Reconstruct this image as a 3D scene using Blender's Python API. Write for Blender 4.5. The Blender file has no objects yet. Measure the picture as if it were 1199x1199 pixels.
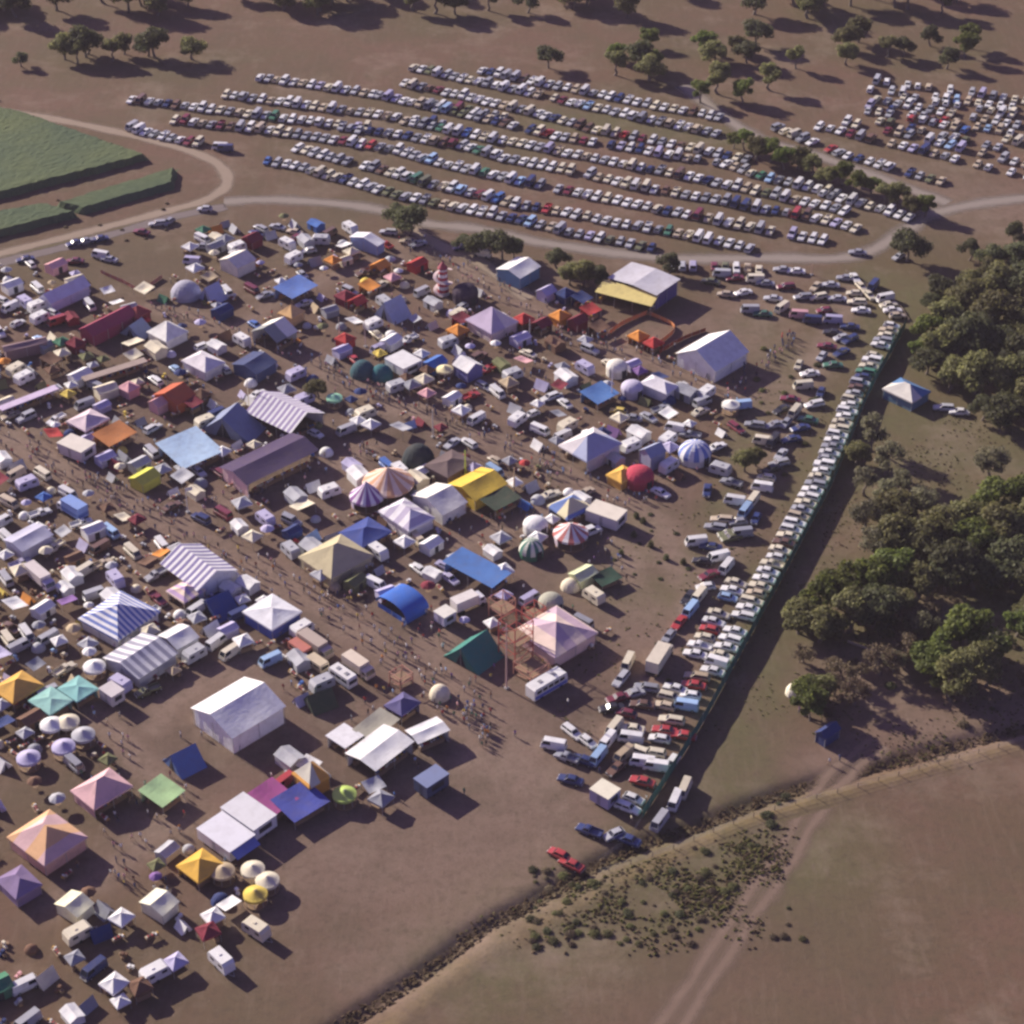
import bpy, math, random
import numpy as np
from mathutils import Vector, Matrix
R = random.Random(7)
rad = math.radians
sc = bpy.context.scene
COL = sc.collection

# ------------------------------------------------------------------ camera
H = 241.0; PITCH = rad(35.0); F = 2400.0; CX = 599.5; CY = 599.5
cam_d = bpy.data.cameras.new('camera'); cam = bpy.data.objects.new('camera', cam_d); COL.objects.link(cam)
cam.location = (0, 0, H); cam.rotation_euler = (rad(90) - PITCH, 0, 0)
cam_d.sensor_width = 36; cam_d.lens = 36 * F / 1199.0; cam_d.clip_start = 1; cam_d.clip_end = 20000
sc.camera = cam
cp, sp = math.cos(PITCH), math.sin(PITCH)

def G(x, y, h=0.0):
    dx = (x - CX) / F; dy = -(y - CY) / F
    d = (dx, cp + dy * sp, -sp + dy * cp)
    t = (H - h) / -d[2]
    return Vector((d[0] * t, d[1] * t, h))

def P(p):
    x, y, z = p[0], p[1], (p[2] if len(p) > 2 else 0) - H
    zc = y * cp - z * sp; yc = y * sp + z * cp
    return CX + F * x / zc, CY - F * yc / zc

# ------------------------------------------------------------------ materials
MATS = {}
def new_mat(name):
    m = bpy.data.materials.new(name); m.use_nodes = True
    nt = m.node_tree
    return m, nt, nt.nodes['Principled BSDF']

def N(nt, t, **kw):
    n = nt.nodes.new(t)
    for k, v in kw.items():
        if k in n.inputs: n.inputs[k].default_value = v
        else: setattr(n, k, v)
    return n

def dirt_mix(nt, colour_out, amount=0.25, scale=0.6, dark=(0.16, 0.12, 0.09, 1)):
    tc = N(nt, 'ShaderNodeTexCoord'); oi = N(nt, 'ShaderNodeObjectInfo')
    add = N(nt, 'ShaderNodeVectorMath', operation='ADD')
    nt.links.new(tc.outputs['Object'], add.inputs[0]); nt.links.new(oi.outputs['Location'], add.inputs[1])
    no = N(nt, 'ShaderNodeTexNoise', Scale=scale, Detail=5.0, Roughness=0.65)
    nt.links.new(add.outputs[0], no.inputs['Vector'])
    mr = N(nt, 'ShaderNodeMapRange'); mr.inputs[1].default_value = 0.45; mr.inputs[2].default_value = 0.8
    mr.inputs[3].default_value = 0; mr.inputs[4].default_value = amount
    nt.links.new(no.outputs[0], mr.inputs[0])
    mx = N(nt, 'ShaderNodeMix', data_type='RGBA')
    nt.links.new(mr.outputs[0], mx.inputs[0]); nt.links.new(colour_out, mx.inputs[6]); mx.inputs[7].default_value = dark
    return mx.outputs[2]

def mat_tint(name, rough, amount, coat=0.0, spec=0.5, metal=0.0):
    m, nt, b = new_mat(name)
    oi = N(nt, 'ShaderNodeObjectInfo')
    nt.links.new(dirt_mix(nt, oi.outputs['Color'], amount), b.inputs['Base Color'])
    b.inputs['Roughness'].default_value = rough; b.inputs['Specular IOR Level'].default_value = spec
    b.inputs['Coat Weight'].default_value = coat; b.inputs['Metallic'].default_value = metal
    return m
def wrinkle(m, strength, scale):
    nt = m.node_tree; tc = N(nt, 'ShaderNodeTexCoord'); no = N(nt, 'ShaderNodeTexNoise', Scale=scale, Detail=4.0, Roughness=.6, Distortion=.8)
    nt.links.new(tc.outputs['Object'], no.inputs['Vector']); bp = N(nt, 'ShaderNodeBump', Strength=strength, Distance=.35)
    nt.links.new(no.outputs[0], bp.inputs['Height']); nt.links.new(bp.outputs[0], nt.nodes['Principled BSDF'].inputs['Normal'])
PAINT = mat_tint('car paint', 0.38, 0.25, 0.5)
CANVAS = mat_tint('canvas', 0.9, 0.3, 0, 0.2); wrinkle(CANVAS, .2, .5)
PANEL = mat_tint('painted panel', 0.5, 0.2, 0, 0.4)

def flat(name, c, rough=0.7, amount=0.2, metal=0, spec=0.4, scale=0.6):
    if name in MATS: return MATS[name]
    m, nt, b = new_mat(name)
    rgb = N(nt, 'ShaderNodeRGB'); rgb.outputs[0].default_value = (*c, 1)
    nt.links.new(dirt_mix(nt, rgb.outputs[0], amount, scale), b.inputs['Base Color'])
    b.inputs['Roughness'].default_value = rough; b.inputs['Metallic'].default_value = metal
    b.inputs['Specular IOR Level'].default_value = spec
    MATS[name] = m
    return m
GLASS = flat('dark window glass', (0.02, 0.025, 0.035), 0.12, 0.0, 0, 0.6)
RUBBER = flat('rubber', (0.02, 0.02, 0.02), 0.85, 0.3)
CHROME = flat('bumper metal', (0.45, 0.45, 0.46), 0.5, 0.2, 0.8)
LAMP = flat('lamp lens', (0.6, 0.6, 0.56), 0.4, 0)
POLE = flat('pole metal', (0.42, 0.42, 0.42), 0.5, 0.3, 0.3)
WOOD = flat('table timber', (0.26, 0.17, 0.10), 0.8, 0.4)
DARKIN = flat('dark opening', (0.03, 0.03, 0.04), 0.9, 0.0)
SKIN = flat('skin', (0.42, 0.26, 0.18), 0.6, 0)
HAIR = flat('hair', (0.05, 0.035, 0.025), 0.8, 0)
JEANS = flat('dark trousers', (0.06, 0.075, 0.13), 0.9, 0)
SHORTS = flat('khaki shorts', (0.25, 0.20, 0.13), 0.9, 0)
BARK = flat('bark', (0.17, 0.14, 0.12), 0.95, 0.5, scale=2)
GOODS = [flat('goods red', (0.35, 0.05, 0.05)), flat('goods cream', (0.6, 0.55, 0.42)), flat('goods blue', (0.06, 0.12, 0.32)),
         flat('goods dark', (0.06, 0.05, 0.05)), flat('goods white', (0.72, 0.72, 0.70)), flat('goods ochre', (0.5, 0.3, 0.06))]

def stripes(a, b_, width=1.2, axis=0, radial=0):
    key = ('s', a, b_, width, axis, radial)
    if key in MATS: return MATS[key]
    m, nt, b = new_mat('striped canvas')
    tc = N(nt, 'ShaderNodeTexCoord'); sx = N(nt, 'ShaderNodeSeparateXYZ')
    nt.links.new(tc.outputs['Object'], sx.inputs[0])
    if radial:
        at = N(nt, 'ShaderNodeMath', operation='ARCTAN2'); nt.links.new(sx.outputs[1], at.inputs[0]); nt.links.new(sx.outputs[0], at.inputs[1])
        mu = N(nt, 'ShaderNodeMath', operation='MULTIPLY'); nt.links.new(at.outputs[0], mu.inputs[0]); mu.inputs[1].default_value = radial / (2 * math.pi)
    else:
        mu = N(nt, 'ShaderNodeMath', operation='MULTIPLY'); nt.links.new(sx.outputs[axis], mu.inputs[0]); mu.inputs[1].default_value = 1 / (2 * width)
    fr = N(nt, 'ShaderNodeMath', operation='FRACT'); nt.links.new(mu.outputs[0], fr.inputs[0])
    gt = N(nt, 'ShaderNodeMath', operation='GREATER_THAN'); nt.links.new(fr.outputs[0], gt.inputs[0]); gt.inputs[1].default_value = 0.5
    mx = N(nt, 'ShaderNodeMix', data_type='RGBA'); nt.links.new(gt.outputs[0], mx.inputs[0])
    mx.inputs[6].default_value = (*a, 1); mx.inputs[7].default_value = (*b_, 1)
    nt.links.new(dirt_mix(nt, mx.outputs[2], 0.2), b.inputs['Base Color'])
    b.inputs['Roughness'].default_value = 0.9; wrinkle(m, .2, .5)
    MATS[key] = m
    return m

def leaf_mat(name, c1, c2, trans=0.55):
    m, nt, b = new_mat(name)
    ge = N(nt, 'ShaderNodeNewGeometry'); oi = N(nt, 'ShaderNodeObjectInfo')
    mx = N(nt, 'ShaderNodeMix', data_type='RGBA'); nt.links.new(ge.outputs['Random Per Island'], mx.inputs[0])
    mx.inputs[6].default_value = (*c1, 1); mx.inputs[7].default_value = (*c2, 1)
    hs = N(nt, 'ShaderNodeHueSaturation'); nt.links.new(mx.outputs[2], hs.inputs['Color'])
    mr = N(nt, 'ShaderNodeMapRange'); mr.inputs[3].default_value = 0.7; mr.inputs[4].default_value = 1.3
    nt.links.new(oi.outputs['Random'], mr.inputs[0]); nt.links.new(mr.outputs[0], hs.inputs['Value'])
    mr2 = N(nt, 'ShaderNodeMapRange'); mr2.inputs[3].default_value = 0.48; mr2.inputs[4].default_value = 0.515
    nt.links.new(oi.outputs['Random'], mr2.inputs[0]); nt.links.new(mr2.outputs[0], hs.inputs['Hue'])
    nt.links.new(hs.outputs[0], b.inputs['Base Color']); b.inputs['Roughness'].default_value = 0.7
    tr = N(nt, 'ShaderNodeBsdfTranslucent'); nt.links.new(hs.outputs[0], tr.inputs[0])
    ms = N(nt, 'ShaderNodeMixShader'); ms.inputs[0].default_value = trans
    out = nt.nodes['Material Output']
    nt.links.new(b.outputs[0], ms.inputs[1]); nt.links.new(tr.outputs[0], ms.inputs[2]); nt.links.new(ms.outputs[0], out.inputs[0])
    return m
LEAF = {
 'olive': leaf_mat('olive leaves', (0.115, 0.120, 0.045), (0.24, 0.23, 0.095)),
 'dark': leaf_mat('dark leaves', (0.070, 0.080, 0.040), (0.15, 0.155, 0.07)),
 'green': leaf_mat('green leaves', (0.085, 0.12, 0.025), (0.19, 0.22, 0.055)),
 'dry': leaf_mat('dry leaves', (0.13, 0.10, 0.065), (0.22, 0.17, 0.11)),
 'pale': leaf_mat('pale leaves', (0.14, 0.14, 0.08), (0.26, 0.25, 0.15)),
}

# ------------------------------------------------------------------ mesh builder
class MB:
    def __init__(s): s.v = []; s.f = []; s.m = []
    def add(s, vs, fs, mi=0):
        o = len(s.v); s.v += [tuple(p) for p in vs]
        s.f += [tuple(i + o for i in q) for q in fs]; s.m += [mi] * len(fs)
    def box(s, c, d, mi=0, rz=0, taper=1.0):
        x, y, z = d[0] / 2, d[1] / 2, d[2] / 2
        ca, sa = math.cos(rz), math.sin(rz); vs = []
        for zz, k in ((-z, 1), (z, taper)):
            for xx, yy in ((-x, -y), (x, -y), (x, y), (-x, y)):
                xx *= k; yy *= k
                vs.append((c[0] + xx * ca - yy * sa, c[1] + xx * sa + yy * ca, c[2] + zz))
        s.add(vs, [(3, 2, 1, 0), (4, 5, 6, 7), (0, 1, 5, 4), (1, 2, 6, 5), (2, 3, 7, 6), (3, 0, 4, 7)], mi)
    def tube(s, p0, p1, r0, r1=None, n=6, mi=0, caps=True):
        r1 = r0 if r1 is None else r1
        p0, p1 = Vector(p0), Vector(p1); d = (p1 - p0).normalized()
        a = d.orthogonal().normalized(); b = d.cross(a)
        vs = []
        for p, r in ((p0, r0), (p1, r1)):
            for i in range(n):
                t = 2 * math.pi * i / n; vs.append(p + (a * math.cos(t) + b * math.sin(t)) * r)
        fs = [(i, (i + 1) % n, n + (i + 1) % n, n + i) for i in range(n)]
        if caps: fs += [tuple(range(n))[::-1], tuple(range(n, 2 * n))]
        s.add(vs, fs, mi)
    def grid(s, fn, nu, nv, mi=0):
        vs = [fn(i / nu, j / nv) for j in range(nv + 1) for i in range(nu + 1)]
        fs = [(j * (nu + 1) + i, j * (nu + 1) + i + 1, (j + 1) * (nu + 1) + i + 1, (j + 1) * (nu + 1) + i) for j in range(nv) for i in range(nu)]
        s.add(vs, fs, mi)
    def loft(s, secs, mi=0, caps=True):
        n = len(secs[0]); vs = [p for q in secs for p in q]; fs = []
        for k in range(len(secs) - 1):
            for i in range(n):
                fs.append((k * n + i, k * n + (i + 1) % n, (k + 1) * n + (i + 1) % n, (k + 1) * n + i))
        if caps: fs += [tuple(range(n))[::-1], tuple(range((len(secs) - 1) * n, len(secs) * n))]
        s.add(vs, fs, mi)
    def mesh(s, name, mats, smooth=False):
        me = bpy.data.meshes.new(name); me.from_pydata(s.v, [], s.f)
        for m in (mats if isinstance(mats, (list, tuple)) else [mats]): me.materials.append(m)
        me.polygons.foreach_set('material_index', s.m)
        if smooth: me.polygons.foreach_set('use_smooth', [True] * len(s.f))
        me.update(); return me
    def build(s, name, mats, parent=None, color=None, smooth=False):
        o = bpy.data.objects.new(name, s.mesh(name, mats, smooth)); COL.objects.link(o)
        if parent: o.parent = parent
        if color: o.color = (*color, 1)
        return o

def tag(o, label=None, cat=None, group=None, kind=None):
    if label: o['label'] = label
    if cat: o['category'] = cat
    if group: o['group'] = group
    if kind: o['kind'] = kind
    return o
def root(name, loc=(0, 0, 0), rz=0.0):
    o = bpy.data.objects.new(name, None); COL.objects.link(o); o.empty_display_size = 0.5
    o.location = loc; o.rotation_euler = (0, 0, rz); return o
KIDS = {}
def kids(o):
    return [c for c in o.children]
def copy_tree(o, cache):
    """cache: list of (object, [children]) recorded once, so children lookups stay cheap"""
    c = o.copy(); COL.objects.link(c)
    for ch in cache[0]:
        d = ch.copy(); COL.objects.link(d); d.parent = c
        for g in cache[1].get(ch.name, ()):
            e = g.copy(); COL.objects.link(e); e.parent = d
    return c
class Proto:
    def __init__(s, o):
        s.o = o; ch = list(o.children); s.cache = (ch, {c.name: list(c.children) for c in ch}); s.used = False
    def place(s, loc, rz, colour=None, tintparts=None, scale=1.0):
        if not s.used: s.used = True; c = s.o
        else: c = copy_tree(s.o, s.cache)
        c.location = loc; c.rotation_euler = (0, 0, rz); c.scale = (scale,) * 3
        if colour:
            for ch in ([c] if c.type == 'MESH' else c.children):
                ch.color = (*colour, 1)
        return c

# occupied discs for collision tests
OCC = []
def occupy(x, y, r): OCC.append((x, y, r))
def free(x, y, r, slack=0.85):
    for a, b, q in OCC:
        if (a - x) ** 2 + (b - y) ** 2 < ((r + q) * slack) ** 2: return False
    return True
LAND = []          # landmarks: (x, y, short name)
def landmark(x, y, s): LAND.append((x, y, s))

# ------------------------------------------------------------------ colours
C = dict(white=(0.78, 0.78, 0.77), cream=(0.72, 0.66, 0.50), silver=(0.46, 0.47, 0.50), grey=(0.30, 0.31, 0.35), beige=(0.55, 0.46, 0.33),
         yellow=(0.75, 0.58, 0.12), red=(0.45, 0.05, 0.05), maroon=(0.20, 0.03, 0.05), blue=(0.07, 0.17, 0.48), navy=(0.03, 0.05, 0.16),
         lightblue=(0.35, 0.52, 0.75), green=(0.06, 0.20, 0.12), olive=(0.16, 0.17, 0.08), brown=(0.16, 0.09, 0.06), orange=(0.70, 0.28, 0.06),
         pink=(0.72, 0.40, 0.42), purple=(0.22, 0.12, 0.32), teal=(0.07, 0.30, 0.28), lime=(0.45, 0.60, 0.15), black=(0.03, 0.03, 0.035),
         tan=(0.50, 0.40, 0.26), turquoise=(0.20, 0.55, 0.55), lavender=(0.50, 0.47, 0.66))
CN = dict(lightblue='light blue')
def cname(k): return CN.get(k, k)
SP = {}            # label bookkeeping

# ------------------------------------------------------------------ structures: tents and canopies
def rect_fit(L, B, Rr, h):
    l, b, r = G(*L, h), G(*B, h), G(*Rr, h)
    q = r - b; p = l - b
    a1 = math.atan2(q.y, q.x); a2 = math.atan2(p.y, p.x) - math.pi / 2
    d = (a2 - a1 + math.pi) % (2 * math.pi) - math.pi
    ang = a1 + d / 2
    c = (l + r) / 2
    return c.x, c.y, ang, max(q.length, 0.8), max(p.length, 0.8)

def slope(mb, e0, e1, r0, r1, z0, z1, curve=1.15, n=6, mi=0, sag=0.0):
    def fn(u, v):
        x = (e0[0] * (1 - u) + e1[0] * u) * (1 - v) + (r0[0] * (1 - u) + r1[0] * u) * v
        y = (e0[1] * (1 - u) + e1[1] * u) * (1 - v) + (r0[1] * (1 - u) + r1[1] * u) * v
        z = z0 + (z1 - z0) * v ** curve - sag * math.sin(math.pi * u) ** 2 * math.sin(math.pi * v)
        return (x, y, z)
    mb.grid(fn, n, n, mi)

def roof_mesh(kind, sx, sy, he, hp, ov=0.2):
    mb = MB(); x, y = sx / 2 + ov, sy / 2 + ov
    if kind == 'hip':
        if sx >= sy: ra, rb = (-(sx - sy) / 2 - 0.01, 0), ((sx - sy) / 2 + 0.01, 0)
        else: ra, rb = (0, -(sy - sx) / 2), (0, (sy - sx) / 2)
        cs = [(-x, -y), (x, -y), (x, y), (-x, y)]
        if sx >= sy: top = [(ra, rb), (rb, rb), (rb, ra), (ra, ra)]
        else: top = [(ra, ra), (ra, rb), (rb, rb), (rb, ra)]
        for i in range(4):
            slope(mb, cs[i], cs[(i + 1) % 4], top[i][0], top[i][1], he, hp, 1.08, 5, 0, 0.1)
        # valance
        for i in range(4):
            a, b = cs[i], cs[(i + 1) % 4]
            mb.grid(lambda u, v, a=a, b=b: (a[0] + (b[0] - a[0]) * u, a[1] + (b[1] - a[1]) * u, he - 0.35 * v), 4, 1)
    elif kind in ('gable', 'gable_y'):
        if kind == 'gable':
            for s_ in (-1, 1): slope(mb, (-x, s_ * y), (x, s_ * y), (-x, 0), (x, 0), he, hp, 1.0, 6, 0, 0.15)
        else:
            for s_ in (-1, 1): slope(mb, (s_ * x, -y), (s_ * x, y), (0, -y), (0, y), he, hp, 1.0, 6, 0, 0.15)
    elif kind == 'flat':
        mb.box((0, 0, he + 0.1), (2 * x, 2 * y, 0.2))
    elif kind == 'lean':
        slope(mb, (-x, -y), (x, -y), (-x, y), (x, y), he, hp, 1.0, 6, 0, 0.25)
    elif kind == 'lean_x':
        slope(mb, (-x, y), (-x, -y), (x, y), (x, -y), he, hp, 1.0, 6, 0, 0.1)
    elif kind == 'vault':
        def fn(u, v):
            a = math.pi * v; return ((u * 2 - 1) * x, -math.cos(a) * y, he + (hp - he) * math.sin(a) ** 0.8)
        mb.grid(fn, 8, 10)
    return mb

def canopy(name, kind, L, B, Rr, he, hp, colour, label, cat, short=None, walls='23', mat=None, ov=0.2, counter=True, wallcol=None, occ=True, group=None):
    """L, B, Rr: left, near and right eave corners"""
    x, y, ang, sx, sy = rect_fit(L, B, Rr, he)
    t = root(name, (x, y, 0), ang); tag(t, label, cat, group)
    if short: landmark(x, y, short)
    if occ: occupy(x, y, (sx + sy) / 4 + 0.6)
    roof_mesh(kind, sx, sy, he, hp, ov).build('roof', mat or CANVAS, t, colour, smooth=(kind == 'vault'))
    nx, ny = max(1, round(sx / 5)), max(1, round(sy / 5))
    pts = {(sx * (i / nx - .5), s_ * sy / 2) for i in range(nx + 1) for s_ in (-1, 1)} | {(s_ * sx / 2, sy * (i / ny - .5)) for i in range(ny + 1) for s_ in (-1, 1)}
    for px, py in sorted(pts):
        mb = MB(); k = 0.985; mb.tube((px * k, py * k, 0), (px * k, py * k, he - 0.02), 0.05, n=5); mb.build('pole', POLE, t)
    if walls == '23': walls = '2' if kind in ('lean', 'flat') else ('' if kind == 'lean_x' else ('12', '0123', '013', '03')[int(x * 3.7 + y * 1.3) % 4])
    if walls:
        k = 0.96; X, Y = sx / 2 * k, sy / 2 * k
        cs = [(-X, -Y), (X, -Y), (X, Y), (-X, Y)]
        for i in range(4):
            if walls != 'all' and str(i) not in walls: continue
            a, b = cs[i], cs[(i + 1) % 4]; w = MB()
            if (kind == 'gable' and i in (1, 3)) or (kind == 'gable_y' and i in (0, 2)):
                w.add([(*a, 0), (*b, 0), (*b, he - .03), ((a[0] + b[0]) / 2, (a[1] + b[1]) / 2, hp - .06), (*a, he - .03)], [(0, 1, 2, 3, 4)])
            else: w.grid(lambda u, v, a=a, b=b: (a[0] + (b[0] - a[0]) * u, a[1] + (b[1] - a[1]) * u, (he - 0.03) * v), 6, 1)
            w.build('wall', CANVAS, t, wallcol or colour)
    if counter and walls != 'all':
        rng = random.Random(int(x * 13 + y * 7))
        for s_ in (-1, 1):
            c = MB(); c.box((0, s_ * (sy / 2 - 0.9), 0.45), (sx * 0.8, 0.7, 0.9)); co = c.build('counter', WOOD, t)
            g = MB(); n = int(sx * 1.2)
            for i in range(n):
                g.box(((i + .5) / n * sx * .76 - sx * .38, s_ * (sy / 2 - .9) + rng.uniform(-.15, .15), 0.9 + rng.uniform(.1, .25)), (rng.uniform(.25, .6), rng.uniform(.2, .5), rng.uniform(.2, .5)), rng.randrange(6))
            g.build('goods', GOODS, co)
    return t

def dome(name, cx, cy, r, h, colour, label, cat, short=None, mat=None, flat_=1.0, drum=0.0, group=None):
    p = G(cx, cy); t = root(name, p, rad(42)); tag(t, label, cat, group)
    if short: landmark(p.x, p.y, short)
    occupy(p.x, p.y, r + .4)
    mb = MB()
    mb.grid(lambda u, v: (r * math.cos(2 * math.pi * u) * math.cos(v * math.pi / 2) ** flat_, r * math.sin(2 * math.pi * u) * math.cos(v * math.pi / 2) ** flat_, drum + (h - drum) * math.sin(v * math.pi / 2)), 16, 6)
    mb.build('roof', mat or CANVAS, t, colour)
    if drum:
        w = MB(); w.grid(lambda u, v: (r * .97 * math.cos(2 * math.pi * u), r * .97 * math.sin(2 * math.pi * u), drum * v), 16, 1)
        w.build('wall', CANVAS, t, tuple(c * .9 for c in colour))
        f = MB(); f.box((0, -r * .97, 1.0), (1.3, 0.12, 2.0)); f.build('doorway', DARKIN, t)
    else:
        f = MB()
        f.add([(-.55, -r * .93, 0.02), (.55, -r * .93, 0.02), (0, -r * .62, h * .72), (0, -r * .62 - .15, h * .66)], [(0, 1, 3), (1, 2, 3), (0, 3, 2)]); f.build('doorway', DARKIN, t)
    return t

def carousel(name, cx, cy, r, he, hp, mat, label, cat, short=None, colour=(.7, .7, .7), skirt=None):
    p = G(cx, cy); t = root(name, p, 0); tag(t, label, cat)
    if short: landmark(p.x, p.y, short)
    occupy(p.x, p.y, r + .4)
    mb = MB()
    mb.grid(lambda u, v: (r * (1 - v) * math.cos(2 * math.pi * u), r * (1 - v) * math.sin(2 * math.pi * u), he + (hp - he) * v ** 1.2), 18, 5)
    mb.grid(lambda u, v: (r * math.cos(2 * math.pi * u), r * math.sin(2 * math.pi * u), he - .5 * v), 18, 1)
    mb.build('roof', mat, t, colour)
    b = MB(); b.tube((0, 0, 0), (0, 0, 0.35), r * .95, n=18); b.build('floor_deck', WOOD, t)
    q = MB(); q.tube((0, 0, .35), (0, 0, hp - .1), 0.25, n=8); q.build('pole', POLE, t)
    for i in range(8):
        a = i * math.pi / 4; q = MB(); q.tube((r * .93 * math.cos(a), r * .93 * math.sin(a), .35), (r * .93 * math.cos(a), r * .93 * math.sin(a), he), 0.05, n=5); q.build('pole', POLE, t)
    if skirt:
        w = MB(); w.grid(lambda u, v: (r * .9 * math.cos(math.pi * (.1 + 1.1 * u)), r * .9 * math.sin(math.pi * (.1 + 1.1 * u)), .35 + (he - .4) * v), 12, 1); w.build('wall', CANVAS, t, skirt)
    return t

def ridge_tent(name, L, B, Rr, h, colour, label, cat='tent', short=None, mat=None, base=0.0, awning=None):
    """A-frame tent: roof slopes down to the ground, ridge along local x"""
    x, y, ang, sx, sy = rect_fit(L, B, Rr, 0.1)
    t = root(name, (x, y, 0), ang); tag(t, label, cat)
    if short: landmark(x, y, short)
    occupy(x, y, (sx + sy) / 4 + .3)
    mb = MB()
    for s_ in (-1, 1): slope(mb, (-sx / 2, s_ * sy / 2), (sx / 2, s_ * sy / 2), (-sx / 2, 0), (sx / 2, 0), 0.03 + base, h, 1.1, 6, 0, 0.1)
    mb.build('roof', mat or CANVAS, t, colour)
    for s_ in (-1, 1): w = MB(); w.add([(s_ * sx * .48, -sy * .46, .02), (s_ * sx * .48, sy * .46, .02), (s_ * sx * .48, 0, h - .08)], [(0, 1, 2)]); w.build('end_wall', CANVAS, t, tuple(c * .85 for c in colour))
    for s_ in (-1, 1):
        d = MB(); d.add([(s_ * sx * .485, -sy * .14, .02), (s_ * sx * .485, sy * .14, .02), (s_ * sx * .485, 0, h * .75)], [(0, 1, 2)]); d.build('door_flap', DARKIN, t)
        q = MB(); q.tube((s_ * sx * .49, 0, 0), (s_ * sx * .49, 0, h + .15), .04, n=5); q.build('pole', POLE, t)
    return t

# ------------------------------------------------------------------ vehicles
def car_lower(mb, st, mi=0):
    secs = []
    for x, zt, w in st:
        secs.append([(x, -w * .93, .28), (x, -w, .55), (x, -w * .97, zt - .06), (x, -w * .86, zt), (x, w * .86, zt), (x, w * .97, zt - .06), (x, w, .55), (x, w * .93, .28)])
    mb.loft(secs, mi)
SPEC = {  # length, width, lower stations, cabin (x bottom front, x top front, x top rear, x bottom rear), roof height
 'sedan': (4.5, [(-2.25, .62, .72), (-2.1, .78, .82), (-0.95, .93, .86), (1.35, .95, .86), (2.15, .90, .82), (2.25, .65, .74)], (-.95, -.35, .85, 1.35), 1.40),
 'station wagon': (4.6, [(-2.3, .62, .72), (-2.15, .78, .82), (-1.0, .93, .86), (1.6, .95, .86), (2.25, .93, .83), (2.3, .65, .76)], (-1.0, -.4, 1.95, 2.22), 1.43),
 'hatchback': (3.8, [(-1.9, .62, .68), (-1.8, .78, .78), (-0.9, .93, .81), (1.2, .95, .81), (1.85, .92, .78), (1.9, .65, .7)], (-.9, -.35, 1.15, 1.8), 1.38),
 'off-roader': (4.5, [(-2.25, .8, .8), (-2.2, 1.05, .86), (-0.9, 1.12, .9), (1.6, 1.12, .9), (2.2, 1.1, .88), (2.25, .75, .84)], (-.9, -.5, 2.05, 2.18), 1.88),
 'van': (4.5, [(-2.2, .85, .8), (-2.15, 1.1, .86), (-1.2, 1.15, .88), (1.6, 1.15, .88), (2.2, 1.1, .88), (2.25, .75, .84)], (-2.1, -1.65, 2.1, 2.2), 1.98),
 'ute': (4.7, [(-2.35, .65, .74), (-2.2, .85, .84), (-1.1, .98, .86), (0.15, 1.0, .86), (0.2, .95, .84)], (-1.1, -.6, .05, .2), 1.50),
}
def car_parts(kind):
    """returns dict of MB per part"""
    ln, st, cab, rh = SPEC[kind]
    body = MB(); car_lower(body, st)
    xa, xb, xc, xd = cab; zb = st[2][1] - .03; w0 = st[2][2] * .86; w1 = w0 * (.90 if kind in ('van', 'off-roader') else .80)
    # roof
    secs = []
    for x, k in ((xb - .06, .93), (xb + .15, 1), (xc - .15, 1), (xc + .06, .93)):
        secs.append([(x, -w1 * k, rh - .06), (x, -w1 * k * .93, rh + (0.0 if k < 1 else .03)), (x, w1 * k * .93, rh + (0.0 if k < 1 else .03)), (x, w1 * k, rh - .06)])
    body.loft(secs)
    # pillars
    for s_ in (-1, 1):
        for (x0, x1) in ((xa, xb), (xd, xc)):
            body.tube((x0, s_ * w0 * .97, zb), (x1, s_ * w1 * .97, rh - .03), .06, n=4)
        xm = (xb + xc) / 2; body.tube((xm, s_ * w0 * 1.0, zb), (xm, s_ * w1 * 1.0, rh - .03), .05, n=4)
    if kind == 'van':  # solid panel sides behind the front doors
        for s_ in (-1, 1):
            body.add([(-.4, s_ * w0 * 1.01, zb), (xd, s_ * w0 * 1.01, zb), (xc, s_ * w1 * 1.01, rh - .05), (-.4, s_ * w1 * 1.01, rh - .05)], [(0, 1, 2, 3)])
    glass = MB()
    glass.loft([[(xa, -w0 * .95, zb), (xd, -w0 * .95, zb), (xd, w0 * .95, zb), (xa, w0 * .95, zb)],
                [(xb, -w1 * .96, rh - .07), (xc, -w1 * .96, rh - .07), (xc, w1 * .96, rh - .07), (xb, w1 * .96, rh - .07)]])
    wheels = []
    for x in (-ln * .30, ln * .29):
        for s_ in (-1, 1):
            wmb = MB(); wy = s_ * (st[2][2] - .09)
            wmb.tube((x, wy - .1, .32), (x, wy + .1, .32), .32, n=10, mi=0); wmb.tube((x, wy - s_ * .02, .32), (x, wy + s_ * .115, .32), .17, n=8, mi=1)
            wheels.append(wmb)
    tray = None
    if kind == 'ute':
        tray = MB(); tray.box((1.3, 0, .78), (2.15, 1.68, .08))
        for s_ in (-1, 1): tray.box((1.3, s_ * .82, 1.0), (2.15, .05, .36))
        tray.box((.26, 0, 1.15), (.05, 1.6, .66)); tray.box((2.36, 0, 1.0), (.05, 1.6, .36))
        tray.box((1.3, 0, .55), (2.0, .8, .25))
    lamps = []
    xf = st[0][0]
    for s_ in (-1, 1):
        l = MB(); l.box((xf + .0, s_ * st[0][2] * .72, .62), (.12, .3, .16)); lamps.append(l)
    bump = []
    for x in (st[0][0] - .06, (2.38 if kind == 'ute' else st[-1][0] + .06)): m = MB(); m.box((x, 0, .42), (.12, st[0][2] * 2, .14)); bump.append(m)
    return body, glass, wheels, tray, lamps, bump

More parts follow.
